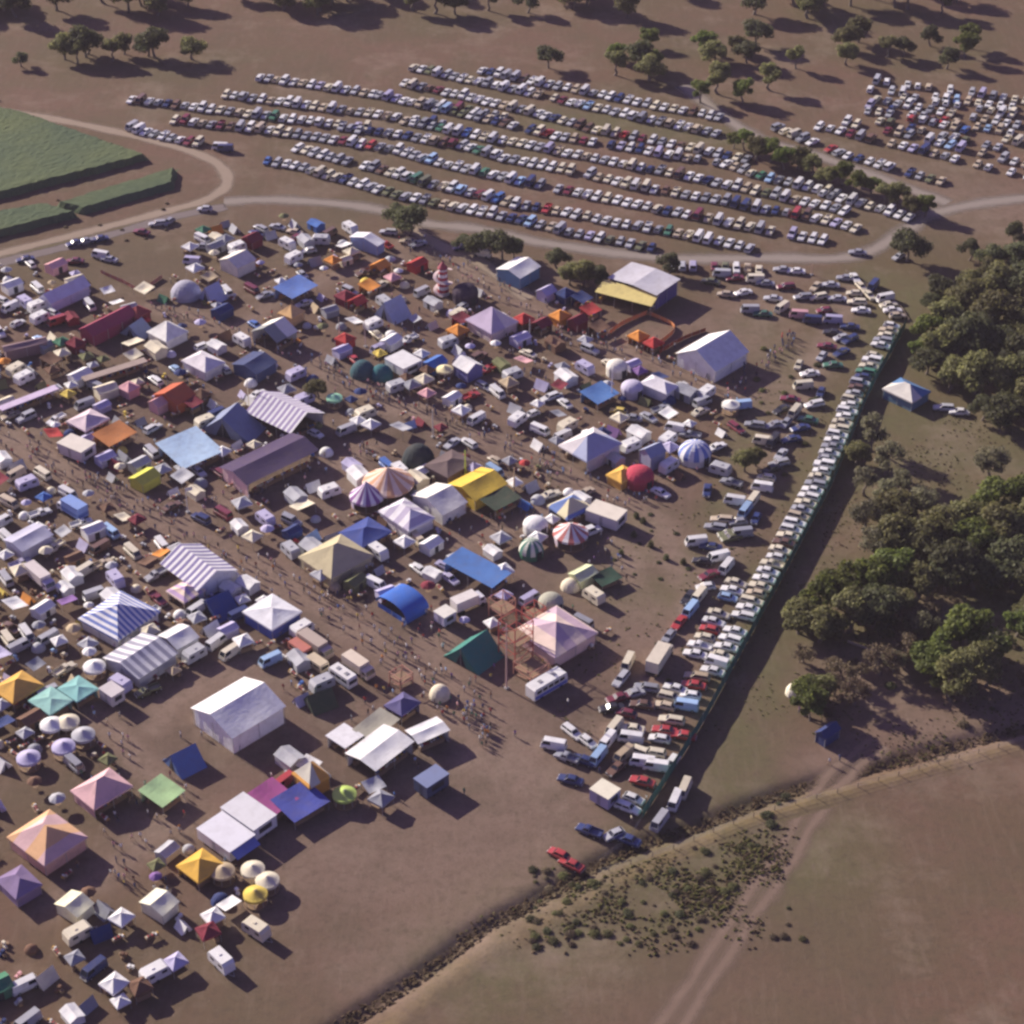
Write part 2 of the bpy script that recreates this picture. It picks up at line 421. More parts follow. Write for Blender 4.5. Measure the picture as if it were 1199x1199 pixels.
def car_proto(kind, detailed):
    body, glass, wheels, tray, lamps, bump = car_parts(kind)
    nm = {'sedan': 'parked_car', 'station wagon': 'parked_car', 'hatchback': 'parked_car', 'off-roader': 'parked_car', 'van': 'parked_van', 'ute': 'parked_ute'}[kind]
    if detailed:
        t = root(nm)
        body.build('body', PAINT, t); glass.build('window', GLASS, t)
        for w in wheels: w.build('wheel', [RUBBER, CHROME], t)
        for l in lamps: l.build('headlight', LAMP, t)
        for m in bump: m.build('bumper', CHROME, t)
        if tray: tray.build('tray', PAINT, t)
        return Proto(t)
    mb = MB()
    for q, mi in [(body, 0), (glass, 1)] + [(w, 3) for w in bump] + [(w, 2) for w in wheels] + ([(tray, 0)] if tray else []):
        mb.add(q.v, q.f, mi)
    return Proto(mb.build(nm, [PAINT, GLASS, RUBBER, CHROME]))
KINDS = ['sedan', 'station wagon', 'hatchback', 'off-roader', 'van', 'ute']
CARP = {}
def carp(kind, det):
    if (kind, det) not in CARP: CARP[(kind, det)] = car_proto(kind, det)
    return CARP[(kind, det)]
CARCOL = ['white'] * 38 + ['cream'] * 15 + ['silver'] * 18 + ['beige'] * 7 + ['grey'] * 8 + ['lightblue'] * 3 + ['lavender'] * 4 + ['red'] * 2 + ['blue'] * 2 + ['navy'] * 5 + ['brown'] * 3 + ['green'] * 1 + ['maroon'] * 3 + ['olive'] * 2
def rkind(): return R.choices(KINDS, [36, 20, 16, 9, 11, 8])[0]
def catof(k): return {'van': 'van', 'ute': 'ute'}.get(k, 'car')
NCAR = [0]
STUFF = {}         # colour -> MB for cars past the three hundred
def put_car(loc, rz, kind=None, col=None, label=None, group=None, det=None, allow_stuff=False):
    kind = kind or rkind(); col = col or R.choice(CARCOL)
    x, y = loc[0], loc[1]
    det = (y < 390) if det is None else det
    if catof(kind) == 'car':
        NCAR[0] += 1
    o = carp(kind, det).place((x, y, 0), rz, C[col])
    for ch in ([o] if o.type == 'MESH' else o.children):
        v = R.uniform(.82, 1.08); ch.color = tuple(min(1, c * v) for c in C[col]) + (1,)
    if label: tag(o, label, catof(kind), group)
    occupy(x, y, 2.1)
    return o, kind, col

ORD1 = ['', 'first', 'second', 'third', 'fourth', 'fifth', 'sixth', 'seventh', 'eighth', 'ninth', 'tenth', 'eleventh', 'twelfth', 'thirteenth', 'fourteenth', 'fifteenth', 'sixteenth', 'seventeenth', 'eighteenth', 'nineteenth']
TENS = ['', '', 'twent', 'thirt', 'fort', 'fift', 'sixt', 'sevent', 'eight', 'ninet']
def ordn(n):
    if n < 20: return ORD1[n]
    if n >= 100: return 'hundred and ' + ordn(n - 100) if n > 100 else 'hundredth'
    return TENS[n // 10] + ('ieth' if n % 10 == 0 else 'y-' + ORD1[n % 10])

def walk(pts, step, jitter=0.0):
    """points every `step` metres along a ground polyline; yields (point, direction)"""
    out = []; d = 0.0; nxt = step / 2
    for a, b in zip(pts, pts[1:]):
        seg = (b - a).length; u = (b - a).normalized()
        while nxt <= d + seg:
            out.append((a + u * (nxt - d), u)); nxt += step * (1 + R.uniform(-jitter, jitter))
        d += seg
    return out

ROWCARS = []
def car_row(px, rowname, step=2.75, fill=.88, off=0.0, group=None, caravans=0.0, frontleft=True, skew=0.0, ordfrom='left'):
    pts = [G(*p) for p in px]; n = 0
    for p, u in walk(pts, step, .06):
        nrm = Vector((-u.y, u.x, 0)); q = p + nrm * (off + R.uniform(-.35, .35))
        if R.random() > fill: continue
        if not free(q.x, q.y, 1.0, 0.9): continue
        n += 1
        rz = math.atan2(nrm.y, nrm.x) + skew + R.uniform(-.07, .07) + (math.pi if R.random() < .3 else 0)
        ROWCARS.append((q, rz, rowname, n, ordfrom, group))
        OCC.append((q.x, q.y, 1.15))

# ------------------------------------------------------------------ caravans, trucks, trailers
def caravan_proto(ln=4.6, w=2.1, h=2.0, z=0.45):
    t = root('caravan'); b = MB()
    prof = [(-.5, 0), (-.46, .75), (-.36, 1), (.40, 1), (.48, .8), (.5, .1), (.45, 0)]
    b.loft([[(ln * a, -w / 2, z + h * c) for a, c in prof], [(ln * a, w / 2, z + h * c) for a, c in prof]])
    b.build('body', PANEL, t)
    for sx in (-1, 1):
        for k in (-.25, .22):
            q = MB(); q.box((ln * k, sx * (w / 2 + .01), z + h * .62), (.9, .04, .5)); q.build('window', GLASS, t)
    q = MB(); q.box((-ln * .02, -w / 2 - .01, z + h * .44), (.6, .04, 1.6)); q.build('door', PANEL, t, (.6, .6, .62))
    for s_ in (-1, 1):
        q = MB(); q.tube((.2, s_ * (w / 2 - .2), .33), (.2, s_ * (w / 2 + .02), .33), .33, n=10); q.build('wheel', RUBBER, t)
    q = MB(); q.tube((-ln * .5, -.5, z + .05), (-ln * .5 - 1.1, 0, z), .05, n=4); q.tube((-ln * .5, .5, z + .05), (-ln * .5 - 1.1, 0, z), .05, n=4); q.build('drawbar', POLE, t)
    q = MB(); q.box((.3, 0, z + h + .06), (.5, .5, .12)); q.build('roof_vent', PANEL, t, (.5, .5, .5))
    return Proto(t)
def truck(name, cx, cy, rz, ln, w, h, col, cabcol, label, cat='truck', short=None, stripe=None):
    p = G(cx, cy); t = root(name, p, rz); tag(t, label, cat); occupy(p.x, p.y, ln * .5)
    if short: landmark(p.x, p.y, short)
    b = MB(); b.box((.8, 0, 1.0 + h / 2), (ln, w, h)); b.build('cargo_box', PANEL, t, col)
    b = MB(); b.box((.8, 0, 1.0 + h + .03), (ln + .06, w + .06, .06)); b.build('roof', PANEL, t, col)
    if stripe: q = MB(); q.box((.8, 0, 1.0 + h * .3), (ln + .05, w + .05, h * .3)); q.build('side_stripe', PANEL, t, stripe)
    xc = .8 - ln / 2 - .95
    c = MB(); c.loft([[(xc + a, s_ * w * .46, zz) for a, zz in ((-.85, .55), (-.85, 1.4), (-.45, 2.25), (.8, 2.3), (.8, .55))] for s_ in (-1, 1)]); c.build('cab', PAINT, t, cabcol)
    g = MB(); g.add([(xc - .84, -w * .42, 1.45), (xc - .84, w * .42, 1.45), (xc - .50, w * .40, 2.2), (xc - .50, -w * .40, 2.2)], [(0, 1, 2, 3)]); g.v = [(x - .03, y, z) for x, y, z in g.v]; g.build('windscreen', GLASS, t)
    for s_ in (-1, 1): g = MB(); g.box((xc - .0, s_ * (w * .46 + .01), 1.75), (.8, .03, .55)); g.build('side_window', GLASS, t)
    q = MB(); q.box((0.4, 0, .8), (ln + 1, w * .6, .3)); q.build('chassis', RUBBER, t)
    for x in (xc, .8 + ln * .2, .8 + ln * .38):
        for s_ in (-1, 1): q = MB(); q.tube((x, s_ * (w / 2 - .25), .45), (x, s_ * (w / 2), .45), .45, n=10); q.build('wheel', RUBBER, t)
    return t
def bus(name, cx, cy, rz, ln, w, h, col, lower, label, cat, short=None, hatch=True):
    p = G(cx, cy); t = root(name, p, rz); tag(t, label, cat); occupy(p.x, p.y, ln * .42)
    if short: landmark(p.x, p.y, short)
    b = MB(); prof = [(-.5, .35), (-.5, h * .55), (-.47, h * .95), (-.45, h), (.46, h), (.5, h * .9), (.5, .35)]
    b.loft([[(ln * a, s_ * w / 2, z) for a, z in prof] for s_ in (-1, 1)]); b.build('body', PAINT, t, col)
    q = MB()
    for s_ in (-1, 1): q.box((0, s_ * (w / 2 + .012), h * .3), (ln * .96, .03, h * .26))
    q.build('side_stripe', PAINT, t, lower)
    for s_ in (-1, 1):
        for k in range(max(2, int(ln / 1.6))):
            n = max(2, int(ln / 1.6)); q = MB(); q.box((-ln * .42 + (k + .5) * ln * .86 / n, s_ * (w / 2 + .012), h * .66), (ln * .7 / n, .03, h * .24)); q.build('window', GLASS, t)
    q = MB(); q.box((-ln * .5 - .012, 0, h * .64), (.03, w * .84, h * .3)); q.build('windscreen', GLASS, t)
    if hatch:
        for k in (-.2, .2): q = MB(); q.box((ln * k, 0, h + .05), (.8, .8, .1)); q.build('roof_hatch', PANEL, t, (.25, .25, .28))
    for x in (-ln * .3, ln * .28):
        for s_ in (-1, 1): q = MB(); q.tube((x, s_ * (w / 2 - .25), .42), (x, s_ * (w / 2 + .01), .42), .42, n=10); q.build('wheel', RUBBER, t)
    return t
def trailer(name, L, B, Rr, h, col, label, cat, short=None, roofcol=None, awning=None, z=.5):
    """food van or kiosk given by its roof corners"""
    x, y, ang, sx, sy = rect_fit(L, B, Rr, h)
    t = root(name, (x, y, 0), ang); tag(t, label, cat); occupy(x, y, (sx + sy) / 4 + .5)
    if short: landmark(x, y, short)
    b = MB(); b.box((0, 0, (z + h) / 2), (sx, sy, h - z)); b.build('body', PANEL, t, col)
    r = MB(); r.box((0, 0, h + .05), (sx + .16, sy + .16, .12)); r.build('roof', PANEL, t, roofcol or col)
    hs = MB(); hs.box((0, -sy / 2 - .015, (z + h) / 2 + .15), (sx * .55, .03, (h - z) * .42)); hs.build('serving_hatch', DARKIN, t)
    d = MB(); d.box((-sx / 2 - .015, 0, (z + h) / 2 - .1), (.03, .7, (h - z) * .8)); d.build('door', PANEL, t, tuple(c * .6 for c in col))
    if awning:
        a = MB(); slope(a, (-sx * .45, -sy / 2 - 1.6), (sx * .45, -sy / 2 - 1.6), (-sx * .45, -sy / 2), (sx * .45, -sy / 2), h - .9, h - .15, 1, 3); a.build('awning', CANVAS, t, awning)
    for xx in ((-sx * .2, sx * .2) if sx > sy else (0,)):
        for s_ in (-1, 1): q = MB(); q.tube((xx, s_ * (sy / 2 - .2), .32), (xx, s_ * (sy / 2 + .01), .32), .32, n=10); q.build('wheel', RUBBER, t)
    return t
exec_after = []
# ================================================================== GROUND
def catmull(pts, k=6):
    out = []; n = len(pts)
    for i in range(n - 1):
        p0, p1, p2, p3 = pts[max(i - 1, 0)], pts[i], pts[i + 1], pts[min(i + 2, n - 1)]
        for j in range(k):
            t = j / k
            out.append(0.5 * ((2 * p1) + (p2 - p0) * t + (2 * p0 - 5 * p1 + 4 * p2 - p3) * t * t + (3 * p1 - p0 - 3 * p2 + p3) * t ** 3))
    out.append(pts[-1]); return out
def gline(px, k=6): return catmull([G(*p) for p in px], k)

DITCH = gline([(200, 1330), (480, 1150), (560, 1090), (625, 1055), (700, 1012), (760, 985), (830, 962), (900, 934), (985, 908), (1060, 888), (1199, 852), (1330, 820)])
STREETS = [  # ground polylines and half-widths: worn pale lanes of the fair
 (gline([(180, 360), (240, 375), (300, 398), (370, 428), (450, 465), (520, 495), (600, 525), (680, 560), (760, 600), (800, 680)]), 3.0),
 (gline([(-60, 500), (20, 520), (110, 570), (200, 615), (300, 665), (370, 705), (470, 775), (560, 850)]), 3.8),
 (gline([(230, 600), (300, 578), (380, 548), (440, 520)]), 3.0),
 (gline([(100, 830), (160, 890), (200, 950), (140, 1010), (60, 1060)]), 3.2),
 (gline([(180, 850), (205, 820), (300, 770)]), 2.6),
 (gline([(270, 390), (330, 350), (400, 320), (470, 300)]), 2.5),
 (gline([(470, 285), (540, 300), (560, 330), (620, 360), (700, 400), (800, 440), (870, 470)]), 3.2),
 (gline([(1000, 340), (960, 420), (930, 480), (890, 560), (850, 640), (800, 720), (745, 830), (700, 860)]), 3.0),
 (gline([(540, 640), (640, 600), (720, 620), (740, 680)]), 3.0),
 (gline([(500, 720), (520, 800), (560, 900), (640, 920)]), 4.0),
]
PALE = [(gline(p), w) for p, w in [
 ([(560, 860), (600, 930), (520, 1010), (380, 1000)], 11), ([(640, 960), (560, 1060), (460, 1130)], 9),
 ([(900, 330), (860, 400), (900, 470)], 8), ([(560, 300), (700, 395), (820, 380)], 7),
 ([(1060, 225), (1140, 240), (1250, 252)], 15), ([(1005, 790), (1060, 835), (1110, 850), (1199, 825)], 8), ([(1100, 720), (1040, 790)], 6), ([(1100, 840), (1150, 830), (1230, 815)], 7),
 ([(960, 900), (1010, 870)], 4), ([(740, 560), (700, 680), (760, 740)], 9)]]
GREEN = [(gline(p), w) for p, w in [
 ([(-60, 318), (60, 288), (180, 258), (250, 240)], 2.5), ([(930, 990), (820, 1010), (700, 1050), (560, 1130)], 13), ([(1010, 330), (1060, 350), (1050, 420)], 8),
 ([(740, 620), (700, 680), (760, 700)], 7), ([(1000, 500), (960, 620), (880, 740)], 4), ([(640, 140), (760, 150), (850, 160)], 8),
 ([(1020, 500), (1199, 540)], 16), ([(900, 700), (880, 830), (850, 930)], 7), ([(880, 380), (930, 480), (850, 600), (800, 700)], 5), ([(980, 560), (1199, 600)], 20), ([(950, 700), (1199, 720)], 18), ([(1070, 400), (1199, 400)], 20), ([(860, 560), (900, 480)], 5)]]
def axis(lo, hi, step, far):
    a = list(np.arange(lo, hi + .01, step)); d = step
    x = hi
    while x < far: d *= 1.35; x += d; a.append(x)
    d = step; x = lo
    while x > -far: d *= 1.35; x -= d; a.insert(0, x)
    return np.array(a)
xs = axis(-190, 190, 1.15, 3500); ys = axis(195, 560, 1.15, 3500)
XX, YY = np.meshgrid(xs, ys)
def pdist(pl):
    d = np.full(XX.shape, 1e9)
    for a, b in zip(pl, pl[1:]):
        ax, ay, bx, by = a.x, a.y, b.x, b.y
        ux, uy = bx - ax, by - ay; L2 = ux * ux + uy * uy + 1e-9
        t = np.clip(((XX - ax) * ux + (YY - ay) * uy) / L2, 0, 1)
        d = np.minimum(d, np.hypot(XX - ax - t * ux, YY - ay - t * uy))
    return d
def soft(d, w): return 1 / (1 + np.exp((d - w) / (0.22 * w + .3)))
track = np.zeros(XX.shape)
for pl, w in STREETS: track = np.maximum(track, soft(pdist(pl), w) * 1.0)
for pl, w in PALE: track = np.maximum(track, soft(pdist(pl), w) * .7)
green = np.zeros(XX.shape)
for pl, w in GREEN: green = np.maximum(green, soft(pdist(pl), w))
dd = pdist(DITCH)
ZZ = -1.0 * np.exp(-(dd / 1.45) ** 2)
# gentle spoil bank on the near side
DN = gline([(200, 1380), (480, 1185), (560, 1122), (640, 1080), (720, 1035), (830, 985), (900, 955), (1000, 925), (1199, 872), (1330, 840)])
bank = np.exp(-(pdist(DN) / 1.7) ** 2); ZZ = ZZ + .22 * bank * (dd > 2.5)
# everything near the fair is reddish trampled earth
cx0, cy0 = G(420, 640)[:2]
fair = 1 / (1 + np.exp((np.hypot((XX - cx0 + (YY - cy0) * .25) / 75, (YY - cy0) / 110) - 1) * 5))
me = bpy.data.meshes.new('ground'); ny, nx = XX.shape
verts = np.stack([XX, YY, ZZ], -1).reshape(-1, 3)
idx = np.arange(ny * nx).reshape(ny, nx)
faces = np.stack([idx[:-1, :-1], idx[:-1, 1:], idx[1:, 1:], idx[1:, :-1]], -1).reshape(-1, 4)
me.vertices.add(len(verts)); me.vertices.foreach_set('co', verts.ravel())
me.loops.add(faces.size); me.loops.foreach_set('vertex_index', faces.ravel().astype(np.int32))
me.polygons.add(len(faces)); me.polygons.foreach_set('loop_start', np.arange(0, faces.size, 4, dtype=np.int32))
me.update(calc_edges=True); me.polygons.foreach_set('use_smooth', np.ones(len(faces), bool))
at = me.color_attributes.new('zone', 'FLOAT_COLOR', 'POINT')
dry = np.clip(bank, 0, 1)
colr = np.stack([track, green, fair, dry], -1).reshape(-1, 4); at.data.foreach_set('color', colr.ravel().astype(np.float32))
gm, nt, b = new_mat('dry ground'); L = nt.links
vc = N(nt, 'ShaderNodeAttribute', attribute_name='zone'); sep = N(nt, 'ShaderNodeSeparateColor'); L.new(vc.outputs['Color'], sep.inputs[0])
tc = N(nt, 'ShaderNodeTexCoord')
def noise(scale, detail=6, rough=.6, stretch=None):
    n = N(nt, 'ShaderNodeTexNoise', Scale=scale, Detail=float(detail), Roughness=rough)
    if stretch:
        mp = N(nt, 'ShaderNodeMapping'); mp.inputs['Scale'].default_value = stretch; mp.inputs['Rotation'].default_value = (0, 0, rad(30)); L.new(tc.outputs['Object'], mp.inputs[0]); L.new(mp.outputs[0], n.inputs['Vector'])
    else: L.new(tc.outputs['Object'], n.inputs['Vector'])
    return n.outputs[0]
def ramp(v, lo, hi, a=0.0, b_=1.0):
    r = N(nt, 'ShaderNodeMapRange'); r.inputs[1].default_value = lo; r.inputs[2].default_value = hi; r.inputs[3].default_value = a; r.inputs[4].default_value = b_; L.new(v, r.inputs[0]); return r.outputs[0]
def mixc(f, a, c):
    m = N(nt, 'ShaderNodeMix', data_type='RGBA')
    for s_, v in ((0, f), (6, a), (7, c)):
        if isinstance(v, tuple): m.inputs[s_].default_value = v
        elif isinstance(v, float): m.inputs[s_].default_value = v
        else: L.new(v, m.inputs[s_])
    return m.outputs[2]
def mul(a, c):
    m = N(nt, 'ShaderNodeMath', operation='MULTIPLY'); m.use_clamp = True
    for i, v in enumerate((a, c)):
        if isinstance(v, float): m.inputs[i].default_value = v
        else: L.new(v, m.inputs[i])
    return m.outputs[0]
base = mixc(ramp(noise(.016, 5), .40, .60), (.120, .088, .050, 1), (.155, .092, .064, 1))
base = mixc(mul(ramp(noise(.09, 6, .7), .46, .7), .45), base, (.115, .098, .052, 1))
base = mixc(sep.outputs[2], base, mixc(ramp(noise(.05, 5), .4, .65), (.170, .112, .088, 1), (.120, .082, .064, 1)))
base = mixc(mul(sep.outputs[1], ramp(noise(.12, 6, .7), .35, .6, .35, .95)), base, (.120, .112, .052, 1))
base = mixc(mul(vc.outputs['Alpha'], ramp(noise(.3, 6, .7), .35, .6, .1, .75)), base, (.25, .185, .085, 1))
base = mixc(mul(sep.outputs[0], ramp(noise(.25, 6, .7), .3, .6, .45, 1.0)), base, (.225, .158, .124, 1))
base = mixc(mul(ramp(noise(.55, 7, .75), .48, .72), .6), base, (.085, .064, .045, 1))
base = mixc(mul(ramp(noise(.06, 8, .78), .5, .7), .5), base, (.10, .080, .052, 1))
base = mixc(mul(ramp(noise(.035, 7, .75), .52, .72), .45), base, (.32, .245, .19, 1))
base = mixc(mul(ramp(noise(2.2, 4, .8), .56, .7), mul(sep.outputs[2], .8)), base, (.07, .055, .045, 1))
base = mixc(mul(ramp(noise(1.7, 4, .8), .62, .72), mul(sep.outputs[2], .6)), base, (.42, .36, .32, 1))
base = mixc(mul(ramp(noise(.3, 5, .7, (2.2, .3, 1)), .52, .72), .16), base, (.28, .21, .165, 1))
L.new(base, b.inputs['Base Color']); b.inputs['Roughness'].default_value = .95; b.inputs['Specular IOR Level'].default_value = .15
bp = N(nt, 'ShaderNodeBump', Strength=.35, Distance=.25); L.new(noise(1.1, 8, .7), bp.inputs['Height']); L.new(bp.outputs[0], b.inputs['Normal'])
me.materials.append(gm); g = bpy.data.objects.new('ground', me); COL.objects.link(g); g['kind'] = 'structure'

def road_mat(name, c1, c2, edge=.3, ruts=0.0):
    m, nt, b = new_mat(name); l = nt.links
    uv = N(nt, 'ShaderNodeUVMap', uv_map='UVMap'); sp_ = N(nt, 'ShaderNodeSeparateXYZ'); l.new(uv.outputs[0], sp_.inputs[0])
    tc = N(nt, 'ShaderNodeTexCoord')
    no = N(nt, 'ShaderNodeTexNoise', Scale=.35, Detail=6.0, Roughness=.7); l.new(tc.outputs['Object'], no.inputs['Vector'])
    mx = N(nt, 'ShaderNodeMix', data_type='RGBA'); l.new(no.outputs[0], mx.inputs[0]); mx.inputs[6].default_value = (*c1, 1); mx.inputs[7].default_value = (*c2, 1)
    l.new(mx.outputs[2], b.inputs['Base Color']); b.inputs['Roughness'].default_value = .95; b.inputs['Specular IOR Level'].default_value = .15
    # 0 at the edges, 1 in the middle
    pp = N(nt, 'ShaderNodeMath', operation='PINGPONG'); l.new(sp_.outputs[0], pp.inputs[0]); pp.inputs[1].default_value = .5
    ad = N(nt, 'ShaderNodeMath', operation='MULTIPLY_ADD'); l.new(no.outputs[0], ad.inputs[0]); ad.inputs[1].default_value = .35; l.new(pp.outputs[0], ad.inputs[2])
    mr = N(nt, 'ShaderNodeMapRange'); mr.inputs[1].default_value = .17; mr.inputs[2].default_value = .17 + edge; l.new(ad.outputs[0], mr.inputs[0])
    alpha = mr.outputs[0]
    if ruts:
        s = N(nt, 'ShaderNodeMath', operation='MULTIPLY'); l.new(sp_.outputs[0], s.inputs[0]); s.inputs[1].default_value = 2 * math.pi * 2
        cs = N(nt, 'ShaderNodeMath', operation='COSINE'); l.new(s.outputs[0], cs.inputs[0])
        r2 = N(nt, 'ShaderNodeMapRange'); r2.inputs[1].default_value = 1; r2.inputs[2].default_value = -1; r2.inputs[3].default_value = 1 - ruts; l.new(cs.outputs[0], r2.inputs[0])
        mm = N(nt, 'ShaderNodeMath', operation='MULTIPLY'); l.new(alpha, mm.inputs[0]); l.new(r2.outputs[0], mm.inputs[1]); alpha = mm.outputs[0]
    l.new(alpha, b.inputs['Alpha'])
    return m
def road(name, px, w, mat, z=.012, k=8):
    pl = gline(px, k); mb = MB(); uv = []
    n = 4
    rows = []
    for i, p in enumerate(pl):
        a = pl[max(i - 1, 0)]; c = pl[min(i + 1, len(pl) - 1)]; u = (c - a).normalized(); nn = Vector((-u.y, u.x, 0))
        ww = w * (1 + .12 * math.sin(i * .9) + R.uniform(-.05, .05))
        rows.append([p + nn * ww * (j / n - .5) + Vector((0, 0, z)) for j in range(n + 1)])
    vs = [tuple(q) for r in rows for q in r]; fs = []
    for i in range(len(rows) - 1):
        for j in range(n): fs.append((i * (n + 1) + j, i * (n + 1) + j + 1, (i + 1) * (n + 1) + j + 1, (i + 1) * (n + 1) + j))
    mb.add(vs, fs); o = mb.build(name, mat); o['kind'] = 'structure'
    ul = o.data.uv_layers.new(name='UVMap')
    for li, lp in enumerate(o.data.loops): ul.data[li].uv = ((lp.vertex_index % (n + 1)) / n, (lp.vertex_index // (n + 1)))
    return o
DIRT = road_mat('pale dirt road', (.34, .27, .21), (.26, .20, .15)); TAR = road_mat('worn sealed road', (.17, .145, .145), (.21, .17, .16), .15)
TRACK = road_mat('two wheel track', (.27, .19, .145), (.20, .145, .11), .35, .6); GREY = road_mat('grey gravel', (.30, .26, .23), (.24, .20, .17), .4)
road('dirt_road', [(-80, 318), (0, 297), (100, 272), (200, 246), (243, 233), (266, 214), (252, 190), (200, 170), (130, 153), (60, 139), (-60, 118)], 5.0, DIRT, .02)
road('sealed_road', [(-80, 330), (0, 308), (100, 283), (200, 255), (265, 242)], 4.4, TAR, .012)
road('gravel_path', [(262, 236), (330, 234), (430, 243), (500, 262), (560, 268), (640, 285), (780, 302), (900, 302), (1000, 300), (1060, 270), (1100, 248), (1199, 232), (1330, 226)], 7, GREY, .012)
road('gravel_road', [(800, 100), (880, 158), (950, 180), (1040, 212), (1110, 238)], 7, GREY, .03)
road('red_dirt_track', [(1030, 870), (985, 905), (950, 950), (915, 1010), (880, 1060), (820, 1150), (760, 1240)], 7.5, TRACK, .03)
road('earth_track', [(470, 262), (520, 290), (560, 305), (620, 350)], 6, DIRT, .03)

# crops (sugar cane blocks): raised leafy masses
def crop(corners, h=1.9):
    a, b_, c, d = [G(*p) for p in corners]
    mb = MB(); rr = random.Random(3)
    nu = max(4, int((b_ - a).length / 1.3)); nv = max(4, int((d - a).length / 1.3))
    def fn(u, v):
        p = (a * (1 - u) + b_ * u) * (1 - v) + (d * (1 - u) + c * u) * v
        e = min(u, 1 - u, v, 1 - v)
        z = .02 if e < 1e-6 else h * rr.uniform(.95, 1.03)
        return (p.x + rr.uniform(-.35, .35), p.y + rr.uniform(-.35, .35), z)
    mb.grid(fn, nu, nv); return mb
CM, nt, b = new_mat('crop leaves'); L = nt.links
tc = N(nt, 'ShaderNodeTexCoord')
c1 = mixc(ramp(noise(.03, 5), .4, .62), (.085, .120, .070, 1), (.120, .150, .070, 1)); c1 = mixc(mul(ramp(noise(1.5, 6, .8), .5, .7), .5), c1, (.035, .055, .03, 1))
L.new(c1, b.inputs['Base Color']); b.inputs['Roughness'].default_value = .9; b.inputs['Specular IOR Level'].default_value = .1
cb = MB()
for q in ([(-90, 258), (176, 187), (28, 138), (-120, 105)], [(62, 243), (209, 198), (203, 222), (98, 252)], [(-90, 302), (94, 254), (54, 243), (-90, 268)], [(-120, 95), (0, 118), (-60, 80), (-200, 60)]):
    m_ = crop(q, 1.7 if q[0][0] > 0 else 1.9); cb.add(m_.v, m_.f)
tag(cb.build('crop', CM), 'green leafy crop standing in blocks beside the pale dirt road', 'crop', kind='stuff')

# ================================================================== LANDMARK TENTS AND STALLS (corners: left, near, right eave)
W_B = stripes((.78, .78, .80), (.14, .20, .50), .55, 0); W_P = stripes((.80, .79, .80), (.32, .26, .44), .7, 1); P_O = stripes((.75, .5, .4), (.7, .36, .14), .8, 0)
canopy('marquee', 'gable', (222, 829), (272, 862), (336, 827), 4.0, 6.1, (.85, .85, .84), 'biggest plain white marquee with walls on every side, long shadow beside it', 'marquee', 'big white marquee', walls='all')
canopy('marquee', 'hip', (95, 724), (138, 750), (184, 716), 2.6, 5.2, C['white'], 'white marquee with dark blue stripes on its peaked roof, near the left edge', 'marquee', 'blue-striped marquee', mat=W_B, walls='03')
canopy('stall_tent', 'gable', (126, 770), (162, 797), (203, 765), 2.6, 4.0, C['silver'], 'pale grey gabled stall tent just below the blue-striped marquee', 'tent', 'grey gabled stall', mat=stripes((.72, .72, .74), (.30, .30, .38), .9, 0))
canopy('stall_tent', 'gable', (186, 744), (207, 760), (232, 746), 2.4, 3.4, C['white'], 'small white gabled tent right of the grey gabled stall', 'tent')
canopy('stall_tent', 'hip', (-3, 806), (15, 826), (44, 802), 2.4, 4.2, (.72, .42, .10), 'golden orange peaked tent at the left edge', 'tent', 'golden orange tent')
canopy('stall_tent', 'hip', (36, 820), (58, 837), (82, 820), 2.3, 2.9, (.30, .55, .50), 'turquoise low canopy with a lime far edge, the one nearer the camera', 'canopy', 'turquoise canopies')
canopy('stall_tent', 'hip', (69, 806), (90, 821), (113, 806), 2.3, 2.9, (.25, .52, .50), 'turquoise low canopy farther from the camera of the two side by side', 'canopy')
canopy('stall_tent', 'hip', (89, 926), (110, 950), (149, 920), 2.5, 4.9, (.70, .45, .46), 'dusty pink peaked tent casting a square dark shadow', 'tent', 'dusty pink tent', walls='3')
canopy('marquee', 'hip', (10, 980), (52, 1013), (100, 980), 2.8, 5.6, (.70, .42, .34), 'large faded salmon and orange peaked marquee near the bottom left', 'marquee', 'salmon marquee', mat=stripes((.66, .44, .44), (.70, .42, .22), 3.2, 1), walls='03')
canopy('stall_tent', 'hip', (-6, 1030), (20, 1050), (50, 1035), 2.3, 3.6, (.24, .18, .32), 'dark purple tent at the bottom left below the salmon marquee', 'tent')
canopy('stall_tent', 'gable', (66, 1058), (90, 1074), (108, 1058), 2.3, 3.2, (.80, .78, .55), 'pale yellow tent at the bottom edge, left one of two', 'tent')
canopy('stall_tent', 'gable', (165, 1056), (190, 1072), (208, 1056), 2.3, 3.2, (.80, .79, .62), 'pale yellow tent at the bottom edge, right one of two', 'tent')
canopy('stall_tent', 'hip', (207, 1014), (232, 1032), (262, 1012), 2.3, 3.8, (.75, .45, .08), 'bright orange-yellow canopy in front of the white twin kiosks', 'canopy', 'orange-yellow canopy')
canopy('stall_tent', 'lean', (166, 928), (190, 946), (213, 926), 2.2, 2.8, (.40, .60, .30), 'lime green and white sloping awning beside the blue ridge tent', 'awning', 'lime awning')
ridge_tent('ridge_tent', (192, 890), (212, 915), (240, 898), 3.4, (.10, .18, .42), 'steep blue ridge tent in front of the big white marquee', short='blue ridge tent')
trailer('food_van', (233, 970), (268, 1000), (296, 978), 2.7, C['white'], 'white food kiosk with blue-striped side, the nearer of two', 'kiosk', 'white twin kiosks', roofcol=(.75, .75, .8), awning=(.15, .2, .5))
trailer('food_van', (262, 945), (296, 975), (320, 955), 3.0, C['white'], 'white food kiosk with a dark roof vent, the farther of two', 'kiosk', roofcol=(.7, .7, .72))
